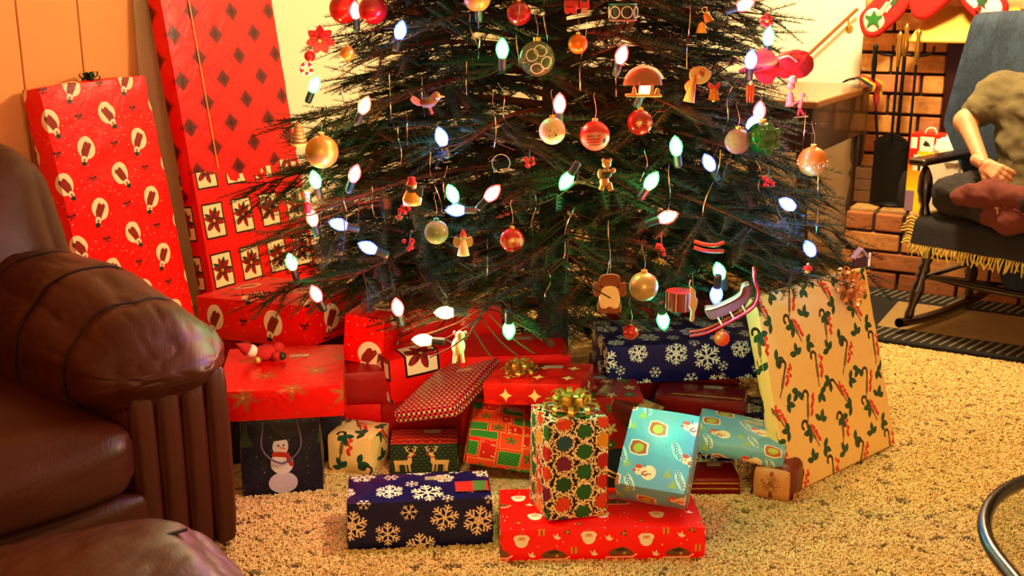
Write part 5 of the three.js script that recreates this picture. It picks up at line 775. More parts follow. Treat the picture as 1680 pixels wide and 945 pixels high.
bulb('blue', 1163, 267, 30, 'dim blue bulb half hidden right of the green bulb', { inset: 0.1, k: 0.5 });
bulb('blue', 1237, 201, -35, 'pale blue bulb tucked behind the green glass ball', {});
bulb('blue', 748, 345, 90, 'pale blue bulb lying sideways left of the red flake ball', { inset: 0.12, k: 0.7 });
bulb('green', 516, 139, -25, 'green bulb on the left edge of the tree', {});
bulb('green', 824, 80, 0, 'green bulb left of the clear glass ball', {});
bulb('green', 929, 297, 150, 'green bulb hanging down below the cream ball', {});
bulb('green', 1109, 240, 10, 'green bulb right of the red star ball', {});
bulb('green', 1069, 297, -30, 'slim green bulb right of the teddy figure', {});
bulb('green', 1261, 60, 0, 'green bulb near the top right edge of the tree', {});
bulb('green', 1088, 526, 190, 'green white bulb hanging over the big navy present', { inset: 0.08, k: 1.3 });
bulb('green', 835, 542, 180, 'green white bulb hanging down lowest near the trunk', { inset: 0.08, k: 1.1 });
bulb('green', 478, 430, 10, 'green bulb at the far left tip of the tree', {});
bulb('green', 517, 295, 10, 'small green bulb under the matte gold ball', {});
bulb('green', 742, 318, 20, 'dim green bulb deep in the branches left of centre', { inset: 0.12, k: 0.6 });
bulb('green', 1180, 445, 20, 'green bulb hidden in the branches above the sleigh', { inset: 0.1 });
// the cord: runs from bulb to bulb inside the branches
{
  const c = thing('string_light_wire', 'thin dark green light cord winding from bulb to bulb through the tree', 'wire'), left = bulbSpots.slice(), order = [left.shift()]; while (left.length) { const q = order[order.length - 1]; let bi = 0; left.forEach((p, i) => { if (p.distanceTo(q) < left[bi].distanceTo(q)) bi = i; }); order.push(left.splice(bi, 1)[0]); }
  const pts = []; order.forEach((p, i) => { const inw = V(TX - p.x, 0, TZ - p.z).normalize(); pts.push(p.clone().addScaledVector(inw, 0.045)); if (i < order.length - 1) { const n = order[i + 1], m = p.clone().lerp(n, 0.5); pts.push(m.addScaledVector(V(TX - m.x, 0, TZ - m.z).normalize(), 0.16).add(V(0, -0.02, 0))); } });
  part('cord', tube(pts, 0.0014, pts.length * 7, 5), std(0x030804, 1, 0, { specularIntensity: 0.1 }), c);
}
// ---------- ornaments ----------
function hang(px, py, r, name, label, o = {}) { // a Group at the ornament's centre, its wire hook above
  const p = treeHit(px, py, o.inset ?? 0.0), t = thing(name, label, o.cat ?? 'ornament', p, o.ry ?? 0.1); keepClear.push([p, r]); t.userData.r = r; if (o.tilt) t.rotation.z = o.tilt; return t;
}
const hookG = new THREE.TubeGeometry(new THREE.CatmullRomCurve3([V(0, 0, 0), V(0.002, 0.012, 0), V(0, 0.03, -0.006), V(-0.003, 0.045, -0.014), V(0, 0.05, -0.02)]), 12, 0.0006, 4);
function cap(t, r, mat = GOLD) { const k = part('cap', lathe([[r * 0.2, r * 0.96], [r * 0.22, r * 1.16], [r * 0.18, r * 1.18], [0.0005, r * 1.2]], 14), mat, t); part('hook', hookG.clone().translate(0, r * 1.18, 0), SILVER, k); }
const PXM = 1 / 735; // metres per pixel about there
function bauble(px, py, rpx, mat, label, o = {}) { const q = treeHit(px, py, o.inset ?? 0), r = rpx * (-q.z * CP + (EYE - q.y) * SP) / FPX, t = hang(px, py, r, 'bauble', label, { cat: 'bauble', ...o }); part('ball', ball(r, 0, 0, 0, 32), mat, t); cap(t, r, o.cap); if (o.extra) o.extra(t, r); return t; }
const decoTex = (bg, paint) => canvasTex(512, 256, (c, w, h) => { fillBg(c, w, h, bg); paint(c, w, h); });
const gloss = (m) => new THREE.MeshPhysicalMaterial({ roughness: 0.14, metalness: 0.35, clearcoat: 1, clearcoatRoughness: 0.06, ...m });
bauble(528, 249, 27, std(0xc89a40, 0.34, 0.55), 'matte gold ball on the left side of the tree');
bauble(570, 88, 12, std(0xd8902c, 0.3, 0.6), 'small gold ball below the two red balls', { cap: GOLD });
bauble(565, 14, 25, gloss({ color: 0xb41410 }), 'red ball behind the red bulb, left of the pair', { inset: 0.03 });
bauble(612, 16, 24, gloss({ color: 0xa80c0c }), 'red ball right of the red bulb, right of the pair', { inset: 0.03 });
bauble(783, -3, 22, std(0xd06014, 0.5, 0.2), 'orange ball at the top edge of the picture', { inset: 0.04 });
bauble(851, 22, 20, gloss({ color: 0xa00c10 }), 'shiny dark red ball at the top left of the clear ball', { inset: 0.02 });
{ const t = bauble(881, 96, 29, new THREE.MeshPhysicalMaterial({ color: 0xc8dcae, roughness: 0.03, transmission: 0.95, thickness: 0, ior: 1.5 }), 'clear green glass ball with white scroll rings', { cap: GOLD }), r = t.userData.r; for (const [x, y] of [[0.45, -0.2], [-0.4, 0.25], [0.1, 0.5], [-0.1, -0.55]]) { const d = V(x, y, Math.sqrt(Math.max(0.1, 1 - x * x - y * y))).multiplyScalar(r); const g = new THREE.TorusGeometry(r * 0.34, 0.0011, 5, 24); g.applyQuaternion(new THREE.Quaternion().setFromUnitVectors(V(0, 0, 1), d.clone().normalize())); part('scroll_ring', g.translate(d.x * 0.93, d.y * 0.93, d.z * 0.93), std(0xdcd0b4, 0.6), t); } }
bauble(948, 72, 16, std(0xd86a14, 0.3, 0.5), 'shiny orange ball above centre, right of the clear ball', {});
{ const m = new THREE.MeshPhysicalMaterial({ map: decoTex('#d8bc88', (c, w, h) => { c.translate(w * 0.25, h * 0.55); c.globalAlpha = 0.85; disc(c, -14, -26, 4, '#3a2c18'); disc(c, 20, 2, 7, '#2c2014'); disc(c, -22, 8, 6, '#6a5a34'); stroke(c, [[-30, 26], [-10, 40], [12, 38], [28, 24]], '#4c3c22', 4); stroke(c, [[-24, 10], [-8, 22], [8, 18]], '#5a6a30', 4); stroke(c, [[6, -10], [20, -18]], '#5c4a2a', 3); for (let i = 0; i < 14; i++) disc(c, Math.sin(i * 7) * 40, Math.cos(i * 5) * 30, 3, '#8a7440'); }), roughness: 0.35, clearcoat: 0.3 }); bauble(906, 215, 22, m, 'cream ball with a small painted face at the centre', { ry: 0 }); }
{ const m = new THREE.MeshPhysicalMaterial({ map: decoTex('#c84634', (c, w, h) => { fillBg(c, w, h, '#c41c14'); c.fillStyle = '#d0745c'; c.beginPath(); c.ellipse(w * 0.25, h * 0.62, 110, 62, 0, 0, 7); c.fill(); c.translate(w * 0.25, h * 0.55); c.rotate(-0.08); for (let l = 0; l < 4; l++) { const q = []; for (let i = 0; i < 26; i++) q.push([-52 + i * 3.1, -22 + l * 17 + Math.sin(i * 1.9 + l) * 4]); stroke(c, q, l % 3 ? '#a81c14' : '#3c1410', l % 3 ? 5 : 3); } poly(c, [[40, 4], [52, -6], [62, 4], [62, 34], [40, 34]], '#20180f'); }), roughness: 0.3, clearcoat: 0.3 }); bauble(976, 223, 24.5, m, 'red frosted ball with script lettering right of the cream ball', { ry: 0, cap: std(0xe0c8a0, 0.3, 0.5) }); }
{ const m = gloss({ map: decoTex('#a01410', (c, w, h) => { for (const x of [0.22, 0.36, 0.5, 0.8]) { c.save(); c.translate(w * x, h * 0.5); c.fillStyle = '#e8c080'; c.beginPath(); for (let k = 0; k < 16; k++) { const a = k * Math.PI / 8, r = k % 2 ? 10 : 32; c.lineTo(Math.cos(a) * r, Math.sin(a) * r); } c.fill(); c.restore(); } }) }); bauble(1050, 201, 21, m, 'glossy red ball with a gold white star right of centre', { ry: 0 }); }
{ const m = gloss({ map: decoTex('#b81810', (c, w, h) => { seed(12); for (let i = 0; i < 46; i++) { c.save(); c.translate(rnd() * w, h * (0.42 + 0.2 * rnd())); flake(c, 12 + rnd() * 14, '#e8c890', 2); c.restore(); } }) }); bauble(840, 394, 20, m, 'red ball with white flakes low in the tree centre', { ry: 0 }); }
bauble(1056, 470, 24, std(0xb8a068, 0.3, 0.5), 'pale champagne ball beside the bear figure');
bauble(1210, 232, 21, new THREE.MeshPhysicalMaterial({ color: 0xd8b09c, roughness: 0.05, transmission: 0.8, thickness: 0, metalness: 0 }), 'clear pinkish glass ball left of the green one', { inset: 0.03 });
bauble(1250, 226, 26, gloss({ color: 0x0c4a1c, roughness: 0.1 }), 'dark green glass ball with raised petals on the right', { extra: (t, r) => { for (let k = 0; k < 6; k++) { const a = k / 6 * 6.283, g = ball(r * 0.42, 0, 0, 0, 14).scale(0.8, 1.25, 0.3).translate(0, r * 0.52, 0).rotateZ(a); g.translate(0, 0, r * 0.72); part('petal', g.rotateY(0.35), gloss({ color: 0x126a28 }), t); } } });
bauble(1333, 265, 24, std(0xc87a28, 0.42, 0.3), 'frosted gold ball at the right edge of the tree', { extra: (t, r) => { seed(88); const l = []; for (let k = 0; k < 70; k++) { const a = rnd() * 6.283, y = rr(-0.35, 0.1), q = Math.sqrt(1 - y * y); l.push(ball(0.0018, Math.cos(a) * q * r * 1.01, y * r, Math.sin(a) * q * r * 1.01, 6)); } part('glitter_band', merge(l), std(0xe8c890, 0.3, 0.4), t); } });
bauble(716, 381, 20, new THREE.MeshPhysicalMaterial({ color: 0xa8b078, roughness: 0.12, transmission: 0.6, thickness: 0 }), 'cloudy green glass ball low left of centre', { inset: 0.05, cap: std(0x1c9a4c, 0.4) });
bauble(508, 92, 9, gloss({ color: 0xb41410 }), 'tiny red ball at the upper left edge', {});
bauble(1184, 555, 13, std(0xd83a14, 0.4), 'small orange red ball lying low near the sleigh', { inset: 0.12 });
bauble(1035, 545, 13, gloss({ color: 0xb00e10 }), 'small red ball hanging low over the navy present', { inset: 0.1 });
// figures
{
  const tan = std(0xb8803c, 0.6), brown = std(0x7a3c14, 0.7), cream = std(0xe8cf98, 0.7), red = std(0xb41610, 0.6), green = std(0x16341c, 0.7), dark = std(0x1a120c, 0.6), pink = std(0xc87a64, 0.6);
  const ex = (pts, d, b = 0.002) => extrude(smoothShape(pts), d, b), S = 1 / 735;
  const fig = (px, py, rpx, name, label, o) => { const t = hang(px, py, rpx * S, name, label, o); t.scale.setScalar((-t.position.z * CP + (EYE - t.position.y) * SP) / FPX / S); return t; };
  { // bear with an apron
    const t = fig(1000, 482, 26, 'bear_ornament', 'flat brown bear figure wearing a white apron, left of the champagne ball', { ry: 0 });
    part('body', ex([[-0.018, 0.04], [0.018, 0.04], [0.022, 0.02], [0.016, 0.012], [0.024, -0.038], [0.002, -0.042], [0, -0.034], [-0.002, -0.042], [-0.024, -0.038], [-0.016, 0.012], [-0.022, 0.02]], 0.01), brown, t);
    part('apron', ex([[-0.014, 0.014], [0.014, 0.014], [0.019, -0.026], [0.006, -0.027], [-0.006, -0.027], [-0.019, -0.026]], 0.013), cream, t); for (const s of [-1, 1]) { part('arm', ex([[s * 0.014, 0.014], [s * 0.032, 0.024], [s * 0.036, 0.012], [s * 0.03, -0.004], [s * 0.02, 0.0]], 0.01), brown, t); part('foot', ball(0.011, s * 0.012, -0.038, 0.002, 12).scale(1, 0.7, 0.7), cream, t); }
    part('string', tube([V(0, 0.04, 0), V(0.001, 0.07, -0.002), V(0, 0.1, -0.01)], 0.0006, 8, 4), SILVER, t);
  }
  { const t = fig(995, 282, 22, 'teddy_ornament', 'small tan teddy figure in a dark vest below the red lettered ball', { ry: -0.1 }); part('body', merge([ball(0.012, 0, -0.004, 0), ball(0.011, -0.004, -0.022, 0.002), ball(0.006, -0.014, 0.002, 0.004, 10).scale(1, 1.9, 1).translate(0, -0.008, 0), ball(0.006, 0.015, 0.004, 0.004, 10), rod(V(-0.007, -0.025, 0), V(-0.011, -0.04, 0.006), 0.006, 0.006), rod(V(0.006, -0.025, 0), V(0.011, -0.04, 0.006), 0.006, 0.006)]), tan, t); part('head', merge([ball(0.0105, 0, 0.018, 0.002), ball(0.004, -0.008, 0.027, 0, 8), ball(0.004, 0.008, 0.027, 0, 8), ball(0.005, 0, 0.015, 0.01, 8)]), tan, t); part('vest', ball(0.0128, 0, -0.006, 0.001, 14).scale(1, 0.8, 1), green, t); }
  { const t = fig(676, 320, 22, 'duck_ornament', 'yellow duck figure with a red hat and dark bow tie', { ry: 0.2 }); part('body', lathe([[0.001, -0.022], [0.02, -0.022], [0.022, -0.008], [0.014, 0.008], [0.01, 0.014], [0.001, 0.016]], 18), std(0xc89018, 0.5), t); part('head', ball(0.0105, 0, 0.02, 0, 14), cream, t); part('hat', lathe([[0.012, 0.024], [0.012, 0.028], [0.009, 0.028], [0.008, 0.04], [0.001, 0.042]], 14), red, t); part('bow_tie', ex([[-0.016, 0.016], [0, 0.008], [0.016, 0.012], [0.014, -0.008], [0.002, 0.004], [-0.004, 0.002], [-0.014, 0.006]], 0.005).translate(0.004, 0.006, 0.012), dark, t); part('beak', lathe([[0.001, 0.012], [0.006, 0]], 8).rotateX(1.57).translate(0, 0.018, 0.009), tan, t); }
  { const t = fig(702, 168, 26, 'bird_ornament', 'rough brown bird ornament with pink tail left of centre', { ry: 0.3 }); part('body', ball(0.013, 0, 0, 0, 14).scale(1.5, 0.9, 0.9), std(0x6a3c1c, 0.9), t); part('tail', ex([[-0.016, 0], [-0.034, 0.014], [-0.038, 0.006], [-0.02, -0.006]], 0.004, 0.001), pink, t); part('wing', ex([[0.002, 0.004], [0.02, 0.022], [0.026, 0.016], [0.016, -0.002]], 0.006), std(0x8a5a30, 0.8), t); part('head', ball(0.008, 0.022, 0.012, 0, 12), std(0xb08060, 0.8), t); part('beak', lathe([[0.001, 0.01], [0.003, 0]], 8).rotateZ(-1.57).translate(0.029, 0.012, 0), tan, t); part('foot', rod(V(0.004, -0.01, 0), V(0.01, -0.026, 0), 0.003), std(0xa8482c, 0.8), t); }
  { // lighted arch scene
    const t = fig(1056, 140, 33, 'arch_ornament', 'half dome ornament with a white arched rim around a lit scene', { ry: 0.05, inset: 0.02 }); const arc = []; for (let k = 0; k <= 14; k++) { const a = 0.42 + (Math.PI - 0.84) * k / 14; arc.push(V(Math.cos(a) * 0.046, Math.sin(a) * 0.046 - 0.004, 0.006)); }
    part('arch_rim', tube(arc, 0.0028, 24, 8), std(0xf0d8c0, 0.4), t); part('back_shell', new THREE.SphereGeometry(0.045, 24, 12, 0, 6.283, 0, 1.45).scale(1, 1, 0.35).translate(0, -0.006, -0.014), std(0x7a4818, 0.6, 0, DS), t); part('floor_plate', rbox(0.08, 0.006, 0.03, 0.002, 0, -0.022, 0), std(0xb07a30, 0.5), t); for (const [x, h] of [[-0.022, 0.018], [0.018, 0.022], [0.03, 0.014]]) part('figurine', lathe([[0.006, 0], [0.004, h * 0.6], [0.0045, h * 0.75], [0.001, h]], 10).translate(x, -0.019, 0.006), tan, t);
  }
  { const t = fig(1143, 135, 26, 'angel_ornament', 'tan angel ornament with a broad round hat and long gown', { ry: 0 }); part('gown', lathe([[0.001, -0.044], [0.013, -0.044], [0.008, -0.01], [0.005, 0.012], [0.001, 0.014]], 14).rotateZ(-0.18).translate(-0.008, 0.0, 0), std(0xb06c34, 0.7), t); part('hat', ex([[-0.012, 0.028], [0.012, 0.032], [0.03, 0.018], [0.02, 0.002], [0.002, -0.002], [-0.014, 0.01]], 0.006), std(0xb8743c, 0.7), t); part('hat_crown', ball(0.008, 0.008, 0.016, 0.005, 12).scale(1, 1, 0.6), std(0x8a4a20, 0.7), t); part('wing', ex([[-0.012, 0.004], [-0.024, -0.006], [-0.022, -0.016], [-0.01, -0.012]], 0.004), tan, t); }
  { const t = fig(1171, 152, 15, 'bell_ornament', 'small gold bell with a red bow right of the angel', {}); part('bell', lathe([[0.014, -0.016], [0.012, -0.012], [0.009, 0.004], [0.004, 0.011], [0.001, 0.012]], 16), std(0xc87a24, 0.3, 0.7), t); part('clapper', ball(0.004, 0, -0.017, 0, 10), GOLD, t); part('ribbon', ex([[-0.012, 0.022], [0, 0.014], [0.012, 0.022], [0.01, 0.01], [-0.01, 0.01]], 0.004, 0.001), red, t); }
  { const t = fig(1155, 36, 18, 'bell_ornament', 'pair of gold bells high on the right', {}); part('bell', lathe([[0.013, -0.014], [0.011, -0.01], [0.008, 0.006], [0.001, 0.011]], 16).translate(-0.005, -0.01, 0), GOLD, t); part('bell', lathe([[0.012, -0.012], [0.01, -0.008], [0.007, 0.006], [0.001, 0.01]], 16).rotateZ(0.4).translate(0.006, 0.012, 0), std(0xb8742c, 0.35, 0.6), t); part('ring', new THREE.TorusGeometry(0.006, 0.001, 6, 14).translate(0, 0.026, 0), GOLD, t); }
  { const t = fig(1022, 20, 24, 'drum_ornament', 'black drum ornament with cream lattice at the top', { ry: 0.2 }); part('shell', new THREE.CylinderGeometry(0.03, 0.03, 0.034, 24), dark, t); for (const y of [-0.017, 0.017]) part('hoop', new THREE.TorusGeometry(0.0302, 0.0018, 6, 28).rotateX(1.5708).translate(0, y, 0), y > 0 ? std(0x2c7a58, 0.4) : std(0x8a5a4c, 0.4), t); for (let k = 0; k < 7; k++) { const a = k / 7 * 6.283; part('lattice_ring', new THREE.TorusGeometry(0.0125, 0.0013, 6, 18).translate(0, 0, 0.0305).rotateY(a), std(0xd8c49c, 0.5), t); } part('drum_head', new THREE.CylinderGeometry(0.029, 0.029, 0.002, 24).translate(0, 0.0172, 0), cream, t); }
  { const t = fig(946, 8, 26, 'train_ornament', 'small red toy train ornament at the top centre', { ry: 0.1 }); part('boiler', new THREE.CylinderGeometry(0.01, 0.01, 0.03, 16).rotateZ(1.5708).translate(-0.012, 0, 0), red, t); part('cab', rbox(0.022, 0.03, 0.022, 0.002, 0.016, 0.006, 0), red, t); part('chimney', new THREE.CylinderGeometry(0.005, 0.0035, 0.014, 10).translate(-0.02, 0.015, 0), red, t); for (const x of [-0.022, -0.008, 0.016]) part('wheel', new THREE.CylinderGeometry(0.007, 0.007, 0.005, 14).rotateX(1.5708).translate(x, -0.013, 0.01), x > 0 ? pink : red, t); part('window', rbox(0.012, 0.01, 0.002, 0.0006, 0.016, 0.011, 0.011), dark, t); }
  { const t = fig(760, 400, 20, 'angel_ornament', 'small white angel with a bell gown low left of centre', { inset: 0.04 }); part('gown', lathe([[0.001, -0.026], [0.014, -0.026], [0.009, -0.004], [0.005, 0.008], [0.001, 0.01]], 16), cream, t); part('head', ball(0.008, 0, 0.016, 0, 12), std(0xb08a60, 0.6), t); part('hat', lathe([[0.008, 0.02], [0.001, 0.034]], 10), red, t); for (const s of [-1, 1]) part('wing', ex([[s * 0.004, 0.006], [s * 0.018, 0.014], [s * 0.02, -0.004], [s * 0.008, -0.008]], 0.003, 0.001).translate(0, 0, -0.006), std(0xa88a3c, 0.6), t); }
  { const t = fig(752, 568, 22, 'cow_ornament', 'white spotted animal figure hanging lowest above the checked present', { inset: 0.08 }); part('body', ball(0.014, 0, 0, 0, 14).scale(1.1, 1.5, 0.9), cream, t); part('head', ball(0.011, 0.004, 0.026, 0.005, 12), std(0xc89870, 0.7), t); for (const s of [-1, 1]) { part('leg', rod(V(s * 0.007, -0.014, 0.002), V(s * 0.01, -0.038, 0.002), 0.005, 0.004), cream, t); part('ear', ball(0.004, 0.004 + s * 0.012, 0.032, 0, 8), pink, t); } part('spot', ball(0.006, -0.008, 0.002, 0.01, 10).scale(1, 1, 0.5), dark, t); }
  { const t = fig(503, 113, 12, 'candy_wreath', 'red and white striped candy ring at the upper left edge', {}); for (let k = 0; k < 10; k++) part('stripe', new THREE.TorusGeometry(0.011, 0.0042, 8, 6, 0.63).rotateZ(k * 0.628), k % 2 ? red : WHITE, t); }
  { const t = fig(525, 66, 22, 'poinsettia', 'red cloth poinsettia at the upper left edge of the tree', { cat: 'flower', inset: 0.03 }); for (let k = 0; k < 7; k++) part('petal', ex([[0, 0], [0.011, 0.014], [0, 0.034], [-0.011, 0.014]], 0.002, 0.0006).rotateX(-0.35).rotateZ(k * 0.9), felt(0xc0140c), t); part('centre', ball(0.005, 0, 0, 0.004, 10), GOLD, t); }
  { const t = fig(1302, 105, 30, 'santa_hat', 'limp red felt hat ornament on the upper right edge', { inset: 0.02 }); part('felt', puff(0.085, 0.05, 0.035, 0.017, { crease: 0.007, swell: 0.006, seg: 16, f: 30 }), felt(0xb01610), t); part('tail', puff(0.06, 0.024, 0.02, 0.009, { crease: 0.004, seg: 10, f: 30 }).rotateZ(0.2).translate(-0.065, -0.004, 0), felt(0xa01410), t); part('trim', tube([V(-0.04, 0.012, 0.016), V(-0.02, 0.018, 0.02), V(0.0, 0.006, 0.022)], 0.0025, 10, 6), std(0x9a8a6a, 0.8), t); }
  { const t = fig(1297, 152, 22, 'nativity_ornament', 'tiny pink painted figure group under the red felt hat', { inset: 0.02 }); part('figure', lathe([[0.001, -0.03], [0.01, -0.03], [0.008, -0.01], [0.004, 0.002], [0.001, 0.003]], 12), pink, t); part('head', ball(0.008, 0, 0.014, 0, 12).scale(1.2, 1, 1), std(0xa87a58, 0.7), t); part('hood', ball(0.01, 0.004, 0.028, -0.002, 12), std(0xb08a68, 0.7), t); }
  { const t = fig(1312, 172, 18, 'skater_ornament', 'tiny skating figure in red boots at the right edge', {}); part('body', rod(V(0, -0.006, 0), V(0.004, 0.014, 0), 0.005, 0.004), pink, t); part('head', ball(0.006, 0.006, 0.021, 0, 10), pink, t); part('arm', rod(V(0.002, 0.01, 0), V(-0.018, 0.002, 0.004), 0.0025), pink, t); part('leg', rod(V(0, -0.006, 0), V(-0.002, -0.024, 0), 0.003), red, t); part('leg', rod(V(0, -0.006, 0), V(0.01, -0.022, 0.004), 0.003), red, t); part('skate', rod(V(-0.01, -0.028, 0), V(0.02, -0.026, 0.004), 0.0015), SILVER, t); }
  { const t = fig(1231, 150, 17, 'icicle_ornament', 'orange red glass tassel left of the red felt hat', {}); for (const x of [-0.006, 0, 0.006]) part('drop', lathe([[0.001, -0.024 - 0.2 * Math.abs(x)], [0.004, -0.006], [0.003, 0.01], [0.001, 0.016]], 10).translate(x, 0, 0), std(0xc8401c, 0.3), t); part('cap', ball(0.005, 0, 0.018, 0, 10), std(0xe8c8a8, 0.3), t); }
  { const t = fig(1163, 404, 24, 'candle_ornament', 'pair of curved orange candy sticks lit by the red bulb', { inset: 0.03 }); for (const y of [0.006, -0.008]) part('stick', tube([V(-0.034, y + 0.006, 0), V(-0.014, y, 0.004), V(0.012, y - 0.003, 0.004), V(0.034, y + (y > 0 ? 0.002 : -0.004), 0)], 0.0042, 14, 8), std(0xc8401a, 0.45), t); }
  { const t = fig(1115, 492, 24, 'drum_ornament', 'dark red drum ornament with pale stripes behind the sleigh', { inset: 0.06, ry: 0.3 }); part('shell', new THREE.CylinderGeometry(0.03, 0.03, 0.042, 22), std(0x7a0c0c, 0.5), t); for (let k = 0; k < 9; k++) { const a = k / 9 * 6.283; part('stripe', rbox(0.002, 0.042, 0.001, 0.0004, 0, 0, 0.0303, 1).rotateY(a), std(0xd8a080, 0.5), t); } }
  { const t = fig(1136, 498, 24, 'deer_ornament', 'thin pale carved deer hanging left of the sleigh', { ry: 0.6 }); part('body', ex([[-0.006, 0.036], [0.004, 0.03], [0.006, 0.014], [0.012, 0.008], [0.01, -0.012], [0.006, -0.02], [0.004, -0.04], [-0.002, -0.04], [-0.002, -0.016], [-0.008, -0.006], [-0.006, 0.012]], 0.005, 0.001), std(0xc8a878, 0.6), t); part('antler', tube([V(-0.004, 0.034, 0), V(-0.012, 0.044, 0), V(-0.008, 0.056, 0)], 0.0014, 8, 5), std(0xc8a878, 0.6), t); part('string', tube([V(0, 0.036, 0), V(0, 0.07, -0.004)], 0.0006, 4, 4), SILVER, t); }
  { // sleigh
    const t = fig(1192, 498, 46, 'sleigh_ornament', 'red sleigh ornament with curled runners above the navy present', { inset: 0.05, ry: -0.15 }); t.rotation.z = 0.52;
    part('body', ex([[-0.045, -0.012], [-0.02, -0.018], [0.02, -0.018], [0.05, -0.008], [0.062, 0.02], [0.05, 0.02], [0.036, 0.006], [-0.03, 0.006], [-0.046, 0.012]], 0.03), std(0x6a2a1c, 0.5), t);
    for (const z of [-0.016, 0.016]) part('runner', tube([V(-0.105, -0.026, z), V(-0.07, -0.036, z), V(0, -0.036, z), V(0.05, -0.03, z), V(0.074, -0.006, z), V(0.078, 0.02, z), V(0.09, 0.044, z)], 0.0034, 30, 6), std(0xb01410, 0.4), t);
    part('trim', tube([V(-0.046, 0.013, 0.016), V(-0.03, 0.008, 0.017), V(0.036, 0.008, 0.017), V(0.05, 0.021, 0.016), V(0.064, 0.021, 0.016)], 0.002, 20, 5), std(0xc09a5c, 0.4), t); for (const x of [-0.03, 0.0, 0.03]) part('strut', rod(V(x, -0.016, 0.015), V(x, -0.035, 0.016), 0.002), std(0xc09a5c, 0.5), t);
  }
  { const t = fig(1325, 442, 12, 'gnome_ornament', 'tiny gnome with a red cap over the holly present top', {}); part('face', ball(0.006, 0, -0.004, 0, 10), std(0xd8a87a, 0.6), t); part('cap', lathe([[0.012, 0], [0.009, 0.006], [0.001, 0.011]], 12), red, t); part('pompom', ball(0.003, 0, 0.012, 0, 8), WHITE, t); }
  { const t = fig(1411, 424, 16, 'house_ornament', 'tiny dark wooden house frame by the peach bow', { ry: 0.2 }); part('wall', rbox(0.03, 0.022, 0.012, 0.001, 0, -0.008, 0), std(0x3c1410, 0.6), t); for (const s of [-1, 1]) part('roof', rbox(0.028, 0.004, 0.018, 0.001, 0, 0, 0).rotateZ(s * -0.9).translate(s * 0.009, 0.012, 0), std(0xa87a6a, 0.5), t); part('candle', new THREE.CylinderGeometry(0.003, 0.003, 0.03, 8).translate(0.02, -0.002, 0.006), cream, t); }
  { const t = fig(490, 222, 20, 'tinsel_star', 'dull gold tinsel cone at the left edge beside the gold ball', {}); part('cone', lathe([[0.001, -0.03], [0.018, -0.02], [0.014, 0.0], [0.009, 0.02], [0.001, 0.03]], 9), std(0xa8803c, 0.5, 0.4), t); for (let k = 0; k < 6; k++) part('scale_row', new THREE.TorusGeometry(0.019 - k * 0.0025, 0.002, 5, 14).rotateX(1.57).translate(0, -0.018 + k * 0.008, 0), std(0xb8904c, 0.45, 0.4), t); }
  { const t = fig(504, 335, 16, 'soldier_ornament', 'small peach and red nutcracker low on the left edge', {}); part('body', lathe([[0.001, -0.02], [0.008, -0.02], [0.009, 0.0], [0.007, 0.004], [0.001, 0.004]], 12), red, t); part('head', ball(0.007, 0, 0.011, 0, 10), std(0xd8a880, 0.6), t); part('hat', new THREE.CylinderGeometry(0.006, 0.007, 0.012, 12).translate(0, 0.021, 0), WHITE, t); }
  { const t = fig(822, 268, 22, 'wire_ring', 'thin silver wire ring ornament left of the green bulb', {}); part('ring', new THREE.TorusGeometry(0.02, 0.0012, 6, 32), SILVER, t); part('bead', ball(0.004, -0.014, -0.016, 0.002, 10), std(0x2c8a6c, 0.3), t); }
  { const t = fig(1258, 34, 14, 'poinsettia', 'small red beaded flower above the green bulb at the right', { cat: 'flower' }); for (let k = 0; k < 6; k++) part('petal', ball(0.006, 0, 0.01, 0, 10).rotateZ(k * 1.047), red, t); part('centre', ball(0.005, 0, 0, 0.004, 10), GOLD, t); }
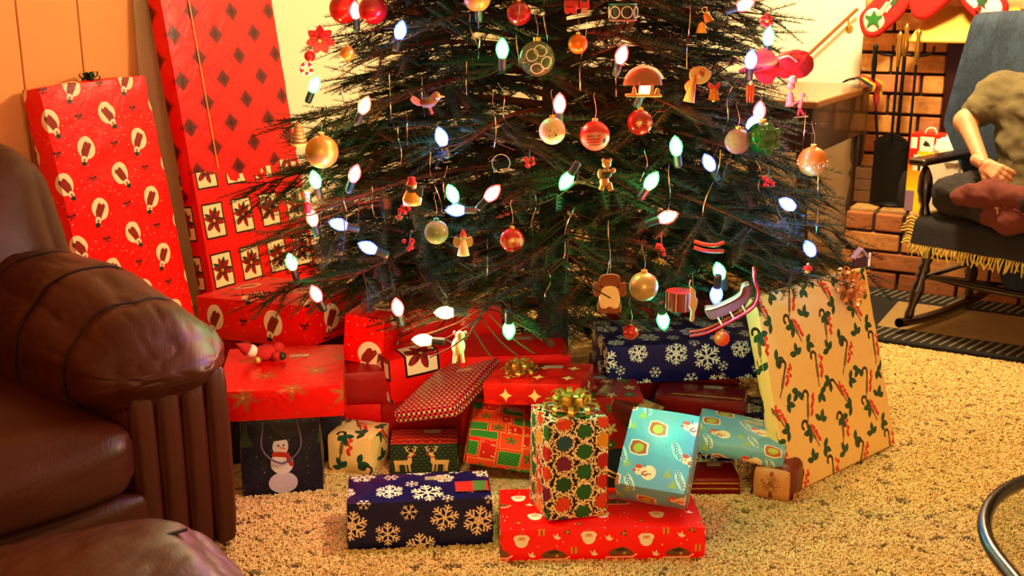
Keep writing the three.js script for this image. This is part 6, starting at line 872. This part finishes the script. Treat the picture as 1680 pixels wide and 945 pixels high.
  for (const [px, py, l] of [[663, 347, 'cluster of shiny red berries below the yellow duck'], [672, 402, 'cluster of red berries above the bare twigs, lower left'], [1262, 300, 'cluster of red berries right below the clear pink ball'], [868, 268, 'red berry sprig left of the cream ball, beside the wire ring'], [1085, 408, 'red berry sprig below the sideways red bulb']]) { const t = fig(px, py, 13, 'berry_pick', l, { cat: 'berries', inset: 0.03 }); seed(px); for (let k = 0; k < 7; k++) part('berry', ball(0.0055, rr(-0.012, 0.012), rr(-0.012, 0.012), rr(-0.004, 0.008), 10), gloss({ color: 0xb4101c }), t); part('stem', rod(V(0, 0, 0), V(0.004, 0.03, -0.02), 0.0012), green, t); }
}
// icicle strands of tinsel
{
  const spots = [[772, 60], [765, 130], [790, 28], [818, 170], [812, 200], [850, 60], [893, 40], [640, 160], [692, 160], [706, 300], [655, 240], [732, 300], [570, 330], [560, 140], [1000, 420], [1010, 130], [1130, 60], [1290, 60], [1320, 210], [1200, 180], [1100, 320], [940, 380], [875, 350], [610, 330], [668, 210], [1180, 300], [1340, 330], [800, 430], [900, 470], [960, 90], [1060, 270], [1240, 290]];
  const sm = std(0xd8d0c0, 0.18, 0.95); seed(404);
  spots.forEach(([x, y], i) => { const p = treeHit(x, y, 0.005), L = rr(0.06, 0.15), t = thing('tinsel_strand', 'thin silver tinsel strand hanging among the green fir needles', 'tinsel', p, rnd() * 3, 'tinsel strands on the tree'), w = 0.0011, a = rr(-0.25, 0.25), pos = [], idx = []; for (let k = 0; k <= 10; k++) { const s = k / 10, xx = a * L * s + 0.006 * Math.sin(s * 6 + i), yy = L * (0.5 - s), tw = s * 5 + i; pos.push(xx - w * Math.cos(tw), yy, -w * Math.sin(tw), xx + w * Math.cos(tw), yy, w * Math.sin(tw)); if (k) { const b = 2 * k - 2; idx.push(b, b + 1, b + 2, b + 2, b + 1, b + 3); } } const g = new THREE.BufferGeometry(); g.setAttribute('position', new THREE.Float32BufferAttribute(pos, 3)); g.setIndex(idx); g.computeVertexNormals(); part('strand', g, sm, t); sm.side = THREE.DoubleSide; keepClear.push([p, 0.004]); });
}
buildFoliage();
lamp(LAMP_PENDANT, 'pendant_lamp', 'white globe pendant lamp hanging from the ceiling beside the desk', CEIL);
lamp(LAMP_FLOOR, 'floor_lamp', 'floor lamp with a white globe standing on the viewer side of the room');
scene.environment = null;
renderer.render(scene, camera);
